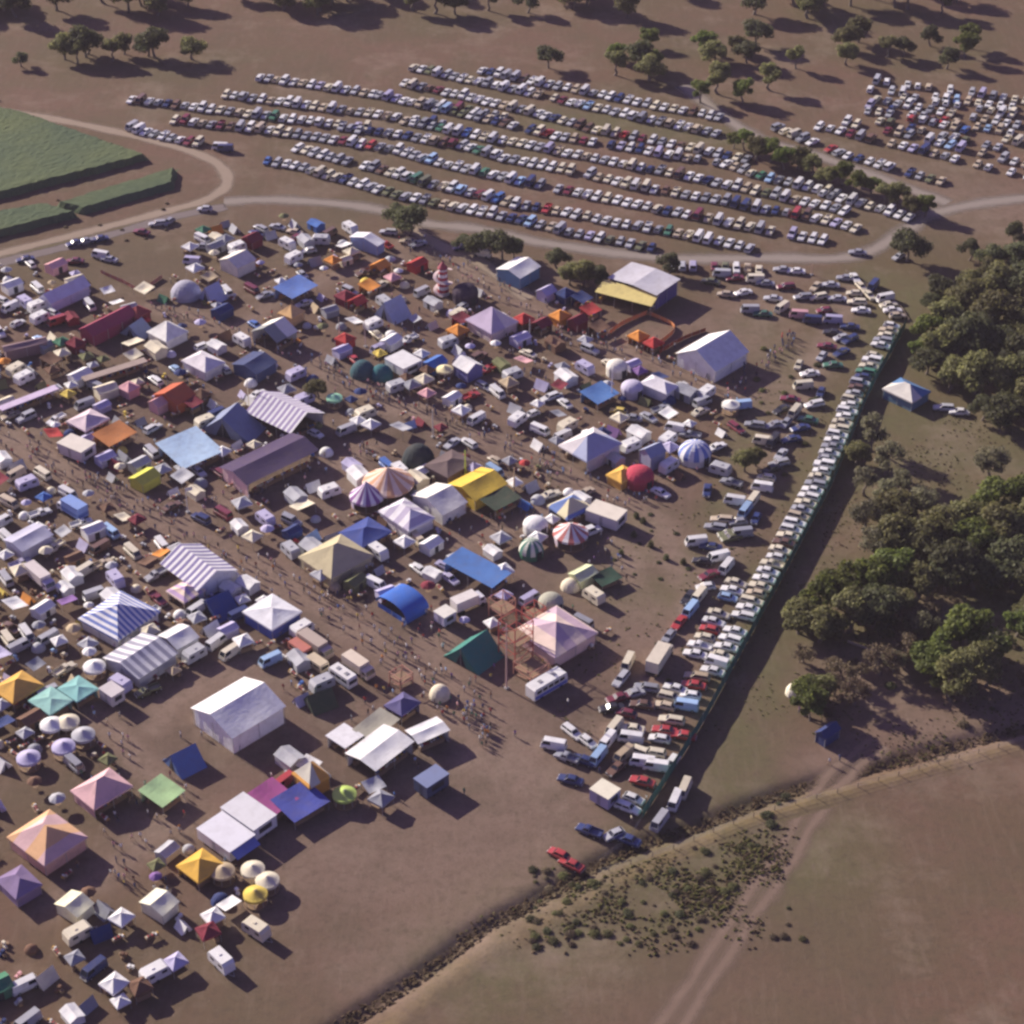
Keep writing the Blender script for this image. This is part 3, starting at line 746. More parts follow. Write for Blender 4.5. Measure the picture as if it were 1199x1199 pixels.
canopy('fly_sheet', 'lean', (292, 935), (318, 958), (345, 935), 2.2, 3.0, (.40, .10, .28), 'magenta tarpaulin strung between poles beside the orange tower tent', 'tarpaulin', 'magenta tarpaulin')
canopy('fly_sheet', 'lean', (318, 940), (345, 962), (385, 938), 2.0, 2.7, (.08, .10, .38), 'deep blue tarpaulin below the orange tower tent', 'tarpaulin')
canopy('tower_tent', 'hip', (344, 905), (362, 922), (385, 908), 3.2, 6.0, (.72, .36, .07), 'tall narrow orange tent with a pale top', 'tent', 'orange tower tent', mat=stripes((.72, .36, .07), (.62, .60, .50), 2.0, 0), walls='03')
canopy('pavilion', 'gable', (407, 882), (440, 903), (482, 868), 3.0, 3.6, (.82, .82, .80), 'long white flat-roofed pavilion, its middle and widest roof', 'pavilion', 'white pavilion')
canopy('pavilion', 'gable', (478, 856), (490, 872), (523, 854), 2.8, 3.2, (.80, .80, .80), 'short white roof at the right end of the white pavilion', 'pavilion')
canopy('pavilion', 'flat', (383, 862), (404, 876), (424, 862), 2.6, 2.8, (.78, .78, .80), 'small white roof at the left end of the white pavilion', 'pavilion')
canopy('pavilion', 'lean', (415, 856), (436, 868), (466, 842), 2.5, 2.9, (.42, .40, .32), 'khaki awning behind the white pavilion', 'awning')
canopy('stall_tent', 'hip', (452, 826), (470, 838), (490, 822), 2.6, 3.8, (.12, .11, .24), 'dark indigo canopy behind the white pavilion', 'canopy', 'indigo canopy')
trailer('trailer', (486, 912), (500, 924), (524, 906), 3.0, (.06, .08, .16), 'dark navy box trailer standing alone on bare earth with a wide shadow', 'trailer', 'navy box trailer', roofcol=(.20, .24, .40))
dome('dome_tent', 515, 815, 2.0, 2.4, C['cream'], 'cream dome tent at the head of the queue right of the pavilion', 'tent', 'cream dome tent')
ridge_tent('ridge_tent', (352, 820), (368, 838), (398, 828), 3.0, (.05, .07, .05), 'dark bottle green ridge tent right of the big white marquee', short='bottle green tent')
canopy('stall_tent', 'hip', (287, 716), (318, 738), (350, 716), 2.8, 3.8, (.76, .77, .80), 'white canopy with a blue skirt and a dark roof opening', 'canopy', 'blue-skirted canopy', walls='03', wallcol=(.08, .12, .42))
canopy('marquee', 'gable_y', (186, 660), (232, 690), (280, 668), 2.8, 5.2, C['white'], 'long white marquee with violet and navy diagonal stripes', 'marquee', 'violet-striped marquee', mat=stripes((.80, .79, .80), (.20, .17, .36), .75, 1), walls='0')
canopy('stall_tent', 'hip', (198, 692), (215, 706), (238, 690), 2.4, 3.4, (.75, .60, .50), 'peach canopy in front of the violet-striped marquee', 'canopy', mat=stripes((.78, .62, .5), (.5, .35, .55), .9, 0))
ridge_tent('ridge_tent', (232, 705), (255, 732), (280, 718), 3.2, (.04, .07, .24), 'navy ridge tent in front of the violet-striped marquee', short='navy ridge tent')
truck('truck', 86, 603, rad(-42), 5.6, 2.6, 2.6, (.22, .34, .68), (.7, .7, .72), 'box truck with a pale blue body near the left edge', short='pale blue truck', stripe=(.08, .16, .45))
canopy('stall_tent', 'gable', (10, 632), (26, 648), (56, 626), 2.8, 3.6, (.50, .50, .62), 'grey-lilac gabled tent at the left edge with pale trim', 'tent', 'grey-lilac tent', walls='all')
truck('truck', 48, 683, rad(132), 6.2, 2.3, 2.0, (.66, .60, .58), (.55, .5, .65), 'long beige box truck parked near the left edge', short='beige box truck')
canopy('fly_sheet', 'lean', (183, 525), (215, 548), (262, 528), 2.3, 3.6, (.50, .68, .86), 'glossy sky blue fly sheet sagging in the middle', 'tarpaulin', 'sky blue fly')
ridge_tent('ridge_tent', (242, 500), (292, 526), (300, 505), 5.0, (.21, .25, .38), 'tall slate blue ridge tent with a pale front edge', short='slate blue tent')
canopy('ride_hall', 'gable', (262, 548), (290, 570), (368, 526), 3.4, 4.6, (.085, .060, .125), 'long dark purple hall roof with a pink and white front, like a dodgem track', 'ride hall', 'dark purple hall', walls='3', wallcol=(.8, .55, .55))
canopy('marquee', 'gable_y', (290, 482), (340, 508), (378, 484), 3.0, 5.8, C['white'], 'tall white marquee with lilac stripes behind the dark purple hall', 'marquee', 'lilac-striped marquee', mat=W_P)
carousel('garden_umbrella', 392, 475, 1.8, 2.2, 3.0, CANVAS, 'mint green umbrella right of the lilac-striped marquee', 'umbrella', 'mint umbrella', (.30, .62, .42))
dome('dome_tent', 425, 438, 3.0, 3.4, (.04, .10, .12), 'dark teal dome tent, left one of a pair', 'tent', 'teal dome tents')
dome('dome_tent', 447, 441, 2.7, 3.0, (.03, .13, .15), 'dark teal dome tent, right one of a pair', 'tent')
trailer('food_van', (452, 420), (472, 433), (492, 422), 2.7, C['white'], 'white food van beside the teal dome tents', 'kiosk', 'white food van')
carousel('garden_umbrella', 521, 442, 1.9, 2.3, 3.2, CANVAS, 'cream yellow umbrella left of the small white kiosk tent', 'umbrella', None, (.78, .70, .40))
canopy('stall_tent', 'gable_y', (534, 427), (547, 438), (562, 428), 2.8, 4.4, C['white'], 'small white kiosk tent with an indigo front', 'tent', 'white kiosk tent', walls='all', wallcol=(.16, .16, .4))
dome('ride_tent', 490, 541, 3.6, 4.2, (.035, .045, .05), 'black-green domed ride tent behind the peach carousel', 'ride', 'black dome')
canopy('stall_tent', 'hip', (505, 545), (525, 562), (548, 540), 2.6, 3.6, (.15, .11, .11), 'brown shade-net canopy between black dome and yellow canopy', 'canopy')
carousel('carousel', 455, 578, 5.4, 3.0, 6.6, stripes((.78, .60, .50), (.62, .34, .2), 1, 0, 10), 'carousel with a peach and orange striped cone roof', 'carousel', 'peach carousel', skirt=(.6, .4, .4))
carousel('carousel', 430, 592, 3.6, 2.6, 6.0, stripes((.72, .68, .74), (.24, .10, .30), 1, 0, 10), 'small round tent with purple and white striped cone roof', 'tent', 'purple-striped cone', skirt=(.4, .35, .5))
canopy('stall_tent', 'gable', (483, 580), (518, 603), (546, 588), 2.8, 4.6, (.82, .80, .74), 'cream-white gabled tent right of the peach carousel', 'tent', 'cream gabled tent')
canopy('stall_tent', 'hip', (446, 598), (478, 622), (506, 606), 2.8, 4.8, (.80, .78, .80), 'white peaked tent right of the purple-striped cone', 'tent', 'white peaked tent', mat=stripes((.82, .8, .82), (.5, .45, .58), 1.5, 1))
canopy('stall_tent', 'hip', (400, 624), (424, 642), (455, 622), 2.4, 3.6, (.06, .09, .30), 'navy canopy with a white fringe left of the white peaked tent', 'canopy', 'navy fringed canopy', walls='')
canopy('marquee', 'gable', (527, 567), (556, 587), (592, 566), 2.8, 4.2, (.78, .55, .08), 'bright golden yellow marquee', 'marquee', 'golden yellow marquee')
canopy('stall_tent', 'lean', (560, 582), (580, 600), (605, 582), 2.4, 2.9, (.05, .07, .05), 'dark green awning attached beside the golden yellow marquee', 'awning')
canopy('marquee', 'hip', (349, 652), (388, 676), (438, 650), 2.8, 5.8, (.52, .46, .29), 'tan peaked marquee with a grey-green face, people in its shade', 'marquee', 'tan marquee')
canopy('fly_sheet', 'vault', (444, 704), (475, 728), (498, 712), 1.2, 3.6, (.05, .15, .52), 'vivid blue crumpled tarpaulin shelter', 'tarpaulin', 'vivid blue shelter')
canopy('fly_sheet', 'lean', (523, 660), (575, 690), (594, 672), 2.6, 3.4, (.10, .22, .52), 'long blue awning behind the white truck', 'awning', 'long blue awning')
truck('truck', 548, 712, rad(215), 5.0, 2.4, 2.1, (.76, .72, .68), (.7, .7, .75), 'white truck with a cream roof below the long blue awning', short='cream-roofed truck')
ridge_tent('ridge_tent', (520, 768), (560, 792), (590, 768), 4.2, (.045, .20, .17), 'dark green tarpaulin ridge tent beside the red scaffolding', short='dark green tent')
canopy('marquee', 'hip', (608, 738), (650, 772), (694, 740), 2.9, 5.2, (.72, .52, .50), 'pink and cream many-peaked marquee right of the red scaffolding', 'marquee', 'pink cream marquee', mat=stripes((.76, .60, .52), (.52, .38, .46), 2.6, 0))
bus('motor_home', 640, 808, rad(222), 8.2, 2.5, 2.9, (.78, .78, .76), (.10, .13, .5), 'long white motor home with a blue lower side', 'motor home', 'white motor home')
dome('dome_tent', 622, 650, 2.5, 3.8, C['green'], 'tall green and white striped dome tent', 'tent', 'green-striped dome', mat=stripes((.70, .72, .60), (.05, .18, .14), 1, 0, 8), drum=1.2)
dome('dome_tent', 627, 622, 2.6, 3.2, C['white'], 'round white tent with pale drum walls behind the green-striped dome', 'tent', 'round white tent', drum=1.7)
carousel('round_tent', 668, 636, 3.6, 2.6, 5.0, stripes((.80, .76, .74), (.50, .16, .14), 1, 0, 9), 'round tent striped red and white, casting a dark shadow', 'tent', 'red-striped round tent', skirt=(.6, .5, .6))
canopy('stall_tent', 'hip', (643, 592), (664, 608), (692, 594), 2.6, 4.8, (.25, .32, .60), 'blue and yellow peaked tent behind the red-striped round tent', 'tent', 'blue-yellow tent', mat=stripes((.14, .22, .48), (.72, .66, .42), 2.6, 1))
trailer('caravan_kiosk', (687, 597), (722, 611), (733, 598), 3.0, (.66, .64, .66), 'boxy white caravan with a cream roof standing by the lane', 'caravan', 'boxy white caravan', roofcol=(.78, .72, .60))
dome('dome_tent', 668, 688, 2.0, 2.0, C['cream'], 'low cream tent above the pink cream marquee', 'tent')
canopy('stall_tent', 'gable', (668, 672), (680, 682), (698, 670), 2.2, 3.0, (.62, .68, .42), 'pale lime gabled tent beside dark green tarpaulins', 'tent', 'pale lime tent')
canopy('fly_sheet', 'lean', (692, 676), (705, 686), (728, 676), 1.6, 2.0, (.03, .07, .05), 'low dark green tarpaulin beside the pale lime tent', 'tarpaulin')
dome('round_tent', 645, 712, 2.5, 3.2, (.40, .40, .32), 'grey-green round tent behind the pink cream marquee', 'tent', drum=1.4)
dome('round_tent', 813, 538, 3.6, 4.4, C['white'], 'blue and white striped dome tent near the lane of cars', 'tent', 'blue-white dome', mat=stripes((.78, .78, .80), (.15, .22, .55), 1, 0, 9), drum=1.5)
canopy('stall_tent', 'hip', (712, 556), (728, 566), (745, 554), 2.2, 3.4, (.75, .45, .10), 'yellow-orange canopy beside the red inflatable', 'canopy', 'yellow-orange canopy')
dome('bouncy_castle', 748, 566, 3.2, 4.0, (.50, .06, .10), 'red inflatable with a rounded top beside the yellow-orange canopy', 'inflatable', 'red inflatable', drum=1.8)
canopy('stall_tent', 'gable', (752, 528), (762, 538), (776, 528), 3.6, 5.0, (.32, .36, .50), 'slate blue tower tent behind the red inflatable', 'tent', walls='all')
canopy('marquee', 'hip', (664, 522), (688, 544), (718, 518), 3.4, 6.0, (.50, .50, .60), 'grey-lilac peaked marquee with a wide dark shadow', 'marquee', 'grey-lilac marquee', mat=stripes((.72, .68, .68), (.38, .42, .58), 4.5, 1), walls='0')
canopy('marquee', 'gable', (794, 414), (838, 436), (874, 412), 3.2, 6.6, (.80, .80, .80), 'white peaked marquee with a lit yellowish edge, open earth around it', 'marquee', 'lone white marquee', walls='03')
canopy('stall_tent', 'hip', (752, 448), (780, 462), (792, 452), 2.6, 3.8, (.74, .72, .76), 'white tent in front of the lone white marquee', 'tent', 'white pair tents', walls='03')
dome('round_tent', 740, 462, 2.6, 3.4, (.55, .52, .66), 'round lilac-white tent left of the white pair tents', 'tent', drum=1.8)
dome('round_tent', 722, 438, 2.5, 3.6, (.76, .74, .66), 'round cream tent behind the lilac-white round tent', 'tent', drum=1.8)
canopy('fly_sheet', 'lean', (682, 462), (700, 474), (722, 460), 2.2, 2.9, (.10, .22, .50), 'blue and cream awning among white tents near the middle', 'awning', 'blue cream awning')
carousel('garden_umbrella', 855, 483, 2.0, 2.2, 3.0, CANVAS, 'cream umbrella standing alone right of the middle lane', 'umbrella', 'lone cream umbrella', (.72, .72, .66))
canopy('tin_shed', 'hip', (1033, 455), (1068, 470), (1090, 458), 2.6, 4.4, (.10, .20, .36), 'low pale hut with shade painted blue on its right half, by the trees', 'hut', 'blue cream hut', mat=stripes((.07, .18, .36), (.64, .62, .56), 50.0, 0), walls='all', wallcol=(.12, .22, .32))  # blue right half of the roof is shade painted into a pale roof
canopy('marquee', 'gable', (100, 387), (112, 397), (152, 367), 2.8, 4.4, (.34, .06, .11), 'long crimson marquee roof at the left', 'marquee', 'crimson marquee')
canopy('stall_tent', 'hip', (150, 366), (160, 374), (172, 364), 2.6, 4.2, (.28, .05, .06), 'dark red canopy at the right end of the crimson marquee', 'canopy')
canopy('stall_tent', 'hip', (178, 388), (194, 402), (214, 388), 2.4, 5.2, (.85, .85, .80), 'brilliant white spiky peaked tent right of the crimson marquee', 'tent', 'brilliant white tent')
ridge_tent('ridge_tent', (146, 388), (166, 402), (174, 390), 3.0, (.30, .36, .48), 'grey-blue ridge tent left of the brilliant white tent')
canopy('stall_tent', 'gable', (183, 462), (207, 476), (226, 462), 2.6, 4.4, (.48, .12, .06), 'rust red tent below the crimson marquee', 'tent', 'rust red tent')
canopy('stall_tent', 'lean', (112, 512), (128, 524), (156, 506), 2.2, 3.0, (.55, .22, .08), 'burnt orange awning at the left', 'awning', 'burnt orange awning')
canopy('stall_tent', 'gable', (155, 560), (167, 570), (184, 556), 2.2, 3.2, (.62, .62, .10), 'acid yellow tent below the burnt orange awning', 'tent', 'acid yellow tent')
trailer('site_office', (70, 518), (94, 532), (108, 520), 3.0, (.62, .56, .58), 'long pale pink-grey site hut with a yellowish roof', 'hut', 'pale site hut', roofcol=(.75, .70, .60))
canopy('stall_tent', 'hip', (82, 493), (100, 506), (124, 490), 2.4, 3.8, (.70, .58, .62), 'pale pink tent behind the pale site hut', 'tent', 'pale pink tent')
canopy('long_awning', 'flat', (0, 478), (4, 482), (66, 455), 2.2, 2.4, (.66, .55, .72), 'very long narrow lilac awning at the left edge', 'awning', 'long lilac awning')
canopy('long_awning', 'flat', (96, 442), (100, 446), (172, 424), 2.2, 2.4, (.40, .32, .28), 'very long narrow brown awning at the left', 'awning', 'long brown awning')
canopy('long_awning', 'gable', (2, 405), (6, 411), (56, 401), 2.6, 3.2, (.26, .18, .20), 'long dull brown shed roof at the left edge', 'shed', 'dull brown shed', walls='all')
canopy('marquee', 'gable', (46, 348), (60, 356), (104, 334), 2.6, 4.4, (.70, .70, .80), 'long lilac-white marquee near the road at the left', 'marquee', 'lilac-white marquee')
canopy('stall_tent', 'hip', (214, 422), (240, 436), (262, 424), 2.6, 4.2, (.78, .74, .76), 'pinkish white tent at the left of the upper lane', 'tent', 'pinkish white tent')
canopy('stall_tent', 'gable', (276, 426), (300, 440), (320, 424), 2.6, 3.8, (.06, .08, .18), 'blackish navy tent right of the pinkish white tent', 'tent', 'blackish navy tent')
canopy('marquee', 'gable', (296, 388), (324, 402), (346, 388), 3.0, 5.4, (.80, .80, .72), 'white gabled tent with a dark grey-green side facing the upper lane', 'tent', 'white gabled tent', mat=stripes((.82, .8, .72), (.26, .28, .28), 4.4, 0))
canopy('stall_tent', 'hip', (330, 366), (342, 374), (352, 364), 2.6, 4.6, (.75, .48, .22), 'glowing apricot tent behind the white gabled tent', 'tent', 'apricot tent')
canopy('stall_tent', 'lean', (322, 340), (342, 350), (370, 334), 2.4, 3.2, (.14, .24, .58), 'royal blue awning among tents at the upper left', 'awning', 'royal blue awning')
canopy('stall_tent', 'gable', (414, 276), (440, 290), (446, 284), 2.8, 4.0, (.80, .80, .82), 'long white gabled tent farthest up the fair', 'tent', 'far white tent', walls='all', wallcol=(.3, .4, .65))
canopy('stall_tent', 'gable', (262, 304), (278, 316), (294, 304), 2.8, 4.4, (.80, .76, .66), 'cream gabled tent below the far left camp', 'tent', 'small cream gable')
dome('round_tent', 218, 346, 3.8, 3.8, (.40, .40, .48), 'wide grey domed tent at the upper left', 'tent', 'grey dome')
ridge_tent('ridge_tent', (236, 348), (250, 360), (262, 350), 3.8, (.42, .46, .66), 'blue-white ridge tent right of the grey dome')
ridge_tent('ridge_tent', (440, 368), (462, 382), (480, 370), 4.6, (.40, .46, .62), 'steep blue and white ridge tent in the upper middle', short='steep blue-white tent')
canopy('marquee', 'hip', (550, 374), (575, 392), (602, 376), 2.8, 6.4, (.76, .64, .62), 'pinkish peaked marquee in the upper middle', 'marquee', 'pinkish marquee', mat=stripes((.76, .68, .66), (.50, .42, .56), 5, 0))
canopy('shed', 'gable', (584, 315), (609, 327), (630, 312), 3.2, 4.4, (.82, .82, .80), 'small shed with a gleaming white roof and blue shaded wall', 'shed', 'small white shed', walls='all', wallcol=(.14, .28, .44))  # shade of the wall is put into its blue colour
canopy('shed', 'gable', (708, 326), (768, 342), (800, 326), 4.4, 4.9, (.56, .55, .60), 'largest iron shed with a pale lilac-grey roof by the trees', 'shed', 'iron shed', walls='012', wallcol=(.12, .10, .28), ov=.3)  # dark blue of the walls is end-wall shade painted in
canopy('verandah', 'lean_x', (699, 341), (762, 359), (770, 350), 3.0, 4.2, (.74, .62, .24), 'yellow verandah roof along the front of the iron shed', 'awning')
dome('ride_tent', 545, 352, 3.2, 4.4, (.05, .035, .06), 'black round ride tent right of the striped slide tower', 'ride', 'black ride tent', drum=2.2)
for cx_, cy_, col, lb in ((297, 1020, 'cream', 'cream yellow umbrella, highest of the cluster near the bottom'), (314, 1033, 'cream', 'cream yellow umbrella, rightmost of the cluster near the bottom'), (300, 1049, 'yellow', 'yellow umbrella, lowest of the cluster near the bottom'), (262, 1022, 'tan', 'tan umbrella right of the orange-yellow canopy')):
    carousel('garden_umbrella', cx_, cy_ + 8, 2.0, 2.1, 3.0, CANVAS, lb, 'umbrella', None, C[col])
for cx_, cy_, col, lb in ((62, 858, 'white', 'white umbrella, leftmost of the knot below the turquoise canopies'), (81, 855, 'cream', 'cream umbrella, farthest of the knot below the turquoise canopies'), (99, 870, 'silver', 'silvery umbrella, rightmost of the knot below the turquoise canopies'), (76, 884, 'lavender', 'lavender umbrella, nearest of the knot below the turquoise canopies'), (112, 790, 'white', 'white umbrella just left of the grey gabled stall'), (404, 940, 'lime', 'lime green umbrella below the white pavilion'), (35, 897, 'lavender', 'lavender umbrella standing alone near the left edge')):
    carousel('garden_umbrella', cx_, cy_, 2.1, 2.1, 3.1, CANVAS, lb, 'umbrella', None, C[col])
trailer('food_van', (118, 806), (130, 818), (143, 808), 2.8, (.62, .58, .58), 'small pale kiosk box right of the turquoise canopies', 'kiosk')
truck('truck', 370, 762, rad(135), 6.0, 2.4, 1.8, (.46, .38, .32), (.5, .42, .36), 'long tan truck, farthest of the parked row of trucks', short='truck row')
truck('truck', 420, 787, rad(135), 5.0, 2.4, 1.9, (.72, .62, .50), (.7, .62, .5), 'cream truck behind the white van of the row')
bus('camper_van', 402, 798, rad(135), 5.6, 2.2, 2.5, (.80, .79, .76), (.5, .5, .6), 'white camper van nearest the lane in the truck row', 'camper van')
bus('camper_van', 352, 765, rad(135), 4.8, 2.1, 2.2, (.55, .20, .14), (.3, .08, .08), 'brick red camper van at the left of the truck row', 'camper van', hatch=False)
bus('camper_van', 372, 782, rad(135), 4.4, 2.0, 2.1, (.66, .56, .38), (.4, .3, .2), 'mustard camper van between the red and the white one', 'camper van', hatch=False)
truck('truck', 772, 778, rad(245), 6.4, 2.5, 2.4, (.68, .62, .50), (.5, .46, .4), 'tall cream box truck ending the lane of parked cars', short='cream box truck')
trailer('box_trailer', (690, 924), (712, 936), (727, 924), 2.9, (.34, .32, .50), 'white box trailer with a painted-on sunlit top at the foot of the car cluster', 'trailer', 'white-topped trailer', roofcol=(.80, .76, .60))  # sunlight painted into the roof colour, shade into the body of a white trailer
trailer('horse_float', (512, 716), (520, 726), (530, 716), 2.6, (.55, .52, .68), 'small lilac-white trailer left of the cream-roofed truck', 'trailer', roofcol=(.76, .74, .66))
canopy('stall_tent', 'gable', (957, 858), (967, 866), (982, 853), 2.2, 3.2, (.03, .05, .16), 'dark blue tent beside the green bush on the open field', 'tent', 'dark blue field tent', walls='all')
dome('dome_tent', 930, 812, 1.7, 2.2, (.78, .74, .58), 'small pale yellow dome tent left of the green bush', 'tent')

# ------------------------------------------------------------------ rides, masts, fences
RED = flat('red scaffold', (.42, .09, .07), .6); REDP = flat('rust scaffold', (.46, .22, .16), .6)
def lattice(name, cx, cy, w, h, mat, label, short=None, arms=0):
    p = G(cx, cy); t = root(name, p, rad(42)); tag(t, label, 'scaffold'); occupy(p.x, p.y, w * .6)
    if short: landmark(p.x, p.y, short)
    hw = w / 2; cs = [(-hw, -hw), (hw, -hw), (hw, hw), (-hw, hw)]
    for c in cs: m = MB(); m.tube((*c, 0), (*c, h), .12, n=5); m.build('upright', mat, t)
    n = max(2, int(h / 2.2)); m = MB()
    for k in range(1, n + 1):
        z = h * k / n
        for i in range(4):
            a, b_ = cs[i], cs[(i + 1) % 4]; m.tube((*a, z), (*b_, z), .08, n=4); m.tube((*a, z - h / n), (*b_, z), .05, n=4)
    m.build('bracing', mat, t)
    d = MB(); d.box((0, 0, h * .5), (w * .96, w * .96, .12)); d.build('deck', WOOD, t)
    return t
lattice('scaffold_tower', 604, 768, 4.5, 8.5, RED, 'tall red scaffolding tower left of the pink cream marquee', 'red scaffolding')
lattice('scaffold_tower', 588, 722, 3.6, 4.5, REDP, 'low rust red scaffolding behind the tall red tower')
lattice('scaffold_tower', 625, 728, 3.2, 3.6, RED, 'small red frame between the tall tower and the pink cream marquee')
lattice('scaffold_tower', 622, 790, 4.6, 3.0, REDP, 'squat rust frame in front of the pink cream marquee')
lattice('scaffold_tower', 470, 800, 3.0, 2.6, REDP, 'low rust frame on the wide lane')
def slide_tower(cx, cy):
    p = G(cx, cy); t = root('slide_tower', p, 0); tag(t, 'tall slide tower striped red and white in the upper middle', 'slide tower'); landmark(p.x, p.y, 'striped slide tower'); occupy(p.x, p.y, 3)
    m = MB(); m.tube((0, 0, 0), (0, 0, 7), 1.5, 1.0, 12); m.build('tower', stripes((.75, .70, .68), (.40, .05, .07), .8, 2), t)
    m = MB(); m.tube((0, 0, 7), (0, 0, 8.8), 1.3, .05, 12); m.build('roof', flat('slide roof', (.30, .04, .07)), t)
    m = MB()
    m.grid(lambda u, v: ((1.5 + v * .9) * math.cos(u * 11), (1.5 + v * .9) * math.sin(u * 11), 6.6 - 6.2 * u - .1 * v), 48, 1); m.build('slide', flat('slide chute', (.62, .5, .5)), t)
slide_tower(519, 344)
def mast(cx, cy, h, r, col, label, flag=None):
    p = G(cx, cy); t = root('flag_pole' if flag else 'mast', p, .7); tag(t, label, 'flagpole' if flag else 'mast')
    m = MB(); m.tube((0, 0, 0), (0, 0, h), r, r * .6, 7); m.build('pole', flat('mast ' + str(col), col, .5), t)
    m = MB(); m.box((0, 0, .15), (.7, .7, .3)); m.build('base', POLE, t)
    if flag: m = MB(); m.grid(lambda u, v: (u * 1.6, .15 * math.sin(u * 6), h - .1 - v * .9), 6, 3); m.build('flag', flat('flag ' + str(flag), flag), t)
    return t
mast(507, 512, 7, .16, (.6, .55, .5), 'tall pale leaning-looking mast behind the black dome')
mast(593, 806, 15, .18, (.55, .36, .32), 'tallest rusty pink mast in front of the red scaffolding')
mast(716, 470, 8, .16, (.65, .62, .68), 'white mast between the white tents and the lone white marquee')
mast(398, 402, 7, .13, (.5, .42, .36), 'thin brown mast right of the white gabled tent')
mast(428, 406, 7, .13, (.5, .36, .34), 'thin pinkish mast left of the steep blue-white tent')
mast(292, 480, 8, .13, (.6, .55, .42), 'thin cream mast between slate blue tent and lilac-striped marquee')
mast(620, 400, 6, .13, (.6, .55, .55), 'slim grey mast right of the pinkish marquee', (.5, .1, .1))
mast(602, 578, 6.5, .2, (.70, .50, .30), 'thick orange-cream post right of the golden yellow marquee')
mast(545, 560, 7, .2, (.45, .60, .10), 'lime yellow post behind the golden yellow marquee')
mast(950, 322, 3, .15, (.6, .4, .3), 'short pinkish post by the cars under the gravel road')
mast(220, 600, 6, .12, (.6, .6, .62), 'thin white mast in front of the sky blue fly', (.7, .7, .7))

def mesh_fence(name, px, h, colour, label, post_step=4.0, clothmat=None, group=None, cat='fence'):
    pl = gline(px, 5); t = root(name, pl[0]); tag(t, label, cat, group); o = pl[0]
    m = MB(); vs = []; fs = []
    for i, p in enumerate(pl):
        j = R.uniform(-.05, .05); q = p - o; vs += [(q.x, q.y, .04), (q.x + j, q.y + j, h * R.uniform(.94, 1.03))]
    for i in range(len(pl) - 1): fs.append((2 * i, 2 * i + 2, 2 * i + 3, 2 * i + 1))
    m.add(vs, fs); m.build('mesh_panel', clothmat or CANVAS, t, colour)
    for p, u in walk(pl, post_step):
        q = p - o; m = MB(); m.tube((q.x, q.y, 0), (q.x, q.y, h + .15), .05, n=5); m.build('post', POLE, t)
    return t
FENCE = [(752, 958), (790, 900), (828, 838), (868, 765), (908, 692), (944, 625), (974, 568), (998, 510), (1016, 465), (1040, 420), (1060, 384)]
mesh_fence('shade_cloth_fence', FENCE, 2.4, (.045, .16, .13), 'long dark green shade cloth fence beside the row of parked cars', 6.0)
mesh_fence('barrier_fence', [(713, 392), (730, 380), (758, 368)], 1.1, (.75, .28, .12), 'glowing orange mesh barrier in front of the iron shed', 2.5)
mesh_fence('barrier_fence', [(758, 368), (790, 385), (770, 405)], 1.1, (.60, .25, .10), 'orange mesh barrier on the right of the small arena', 2.5)
mesh_fence('barrier_fence', [(118, 320), (145, 332), (165, 340), (190, 326)], 1.0, (.50, .20, .16), 'dull red mesh barrier on the bare patch at the upper left', 2.5)
mesh_fence('barrier_fence', [(772, 414), (800, 398), (826, 388)], 1.0, (.36, .08, .05), 'dark red barrier behind the lone white marquee', 2.5)
# wire fence carrying on to the ditch
def wire_fence(px, label):
    pl = gline(px, 5); o = pl[0]; t = root('wire_fence', o); tag(t, label, 'fence')
    for p, u in walk(pl, 4): q = p - o; m = MB(); m.tube((q.x, q.y, 0), (q.x, q.y, 1.2), .07, n=5); m.build('post', BARK, t)
    m = MB()
    for z in (.4, .8, 1.15):
        for a, b_ in zip(pl, pl[1:]): m.tube((a.x - o.x, a.y - o.y, z), (b_.x - o.x, b_.y - o.y, z), .015, n=3)
    m.build('wire', POLE, t)
wire_fence([(752, 958), (735, 985), (700, 1010)], 'short wire fence with timber posts at the foot of the green fence')
wire_fence([(700, 1024), (780, 998), (880, 958), (985, 928), (1090, 898), (1199, 868), (1290, 842)], 'long wire fence with timber posts along the ditch')
mesh_fence('curved_barrier', [(990, 318), (1008, 330), (1030, 343), (1052, 358), (1064, 376)], .6, (.20, .16, .13), 'low brown barrier curving round the head of the car row', 3.0)
BOOTH = []
CZ = [(612, 382, 'red', 'hip'), (634, 388, 'maroon', 'gable'), (655, 378, 'orange', 'hip'), (676, 384, 'maroon', 'gable'), (690, 372, 'red', 'lean'), (700, 392, 'brown', 'lean'), (748, 402, 'orange', 'hip'), (765, 410, 'red', 'hip'),
      (404, 355, 'maroon', 'hip'), (418, 362, 'red', 'gable'), (432, 344, 'orange', 'lean'), (445, 320, 'orange', 'gable'), (405, 405, 'red', 'hip'), (540, 382, 'maroon', 'lean'), (536, 395, 'orange', 'hip'),
      (60, 430, 'brown', 'lean'), (88, 410, 'maroon', 'hip'), (225, 480, 'maroon', 'lean'), (236, 470, 'brown', 'hip'), (185, 480, 'pink', 'gable'), (295, 288, 'maroon', 'gable'), (150, 462, 'pink', 'hip'), (640, 350, 'lavender', 'gable'), (662, 352, 'navy', 'hip'), (682, 358, 'navy', 'lean')]
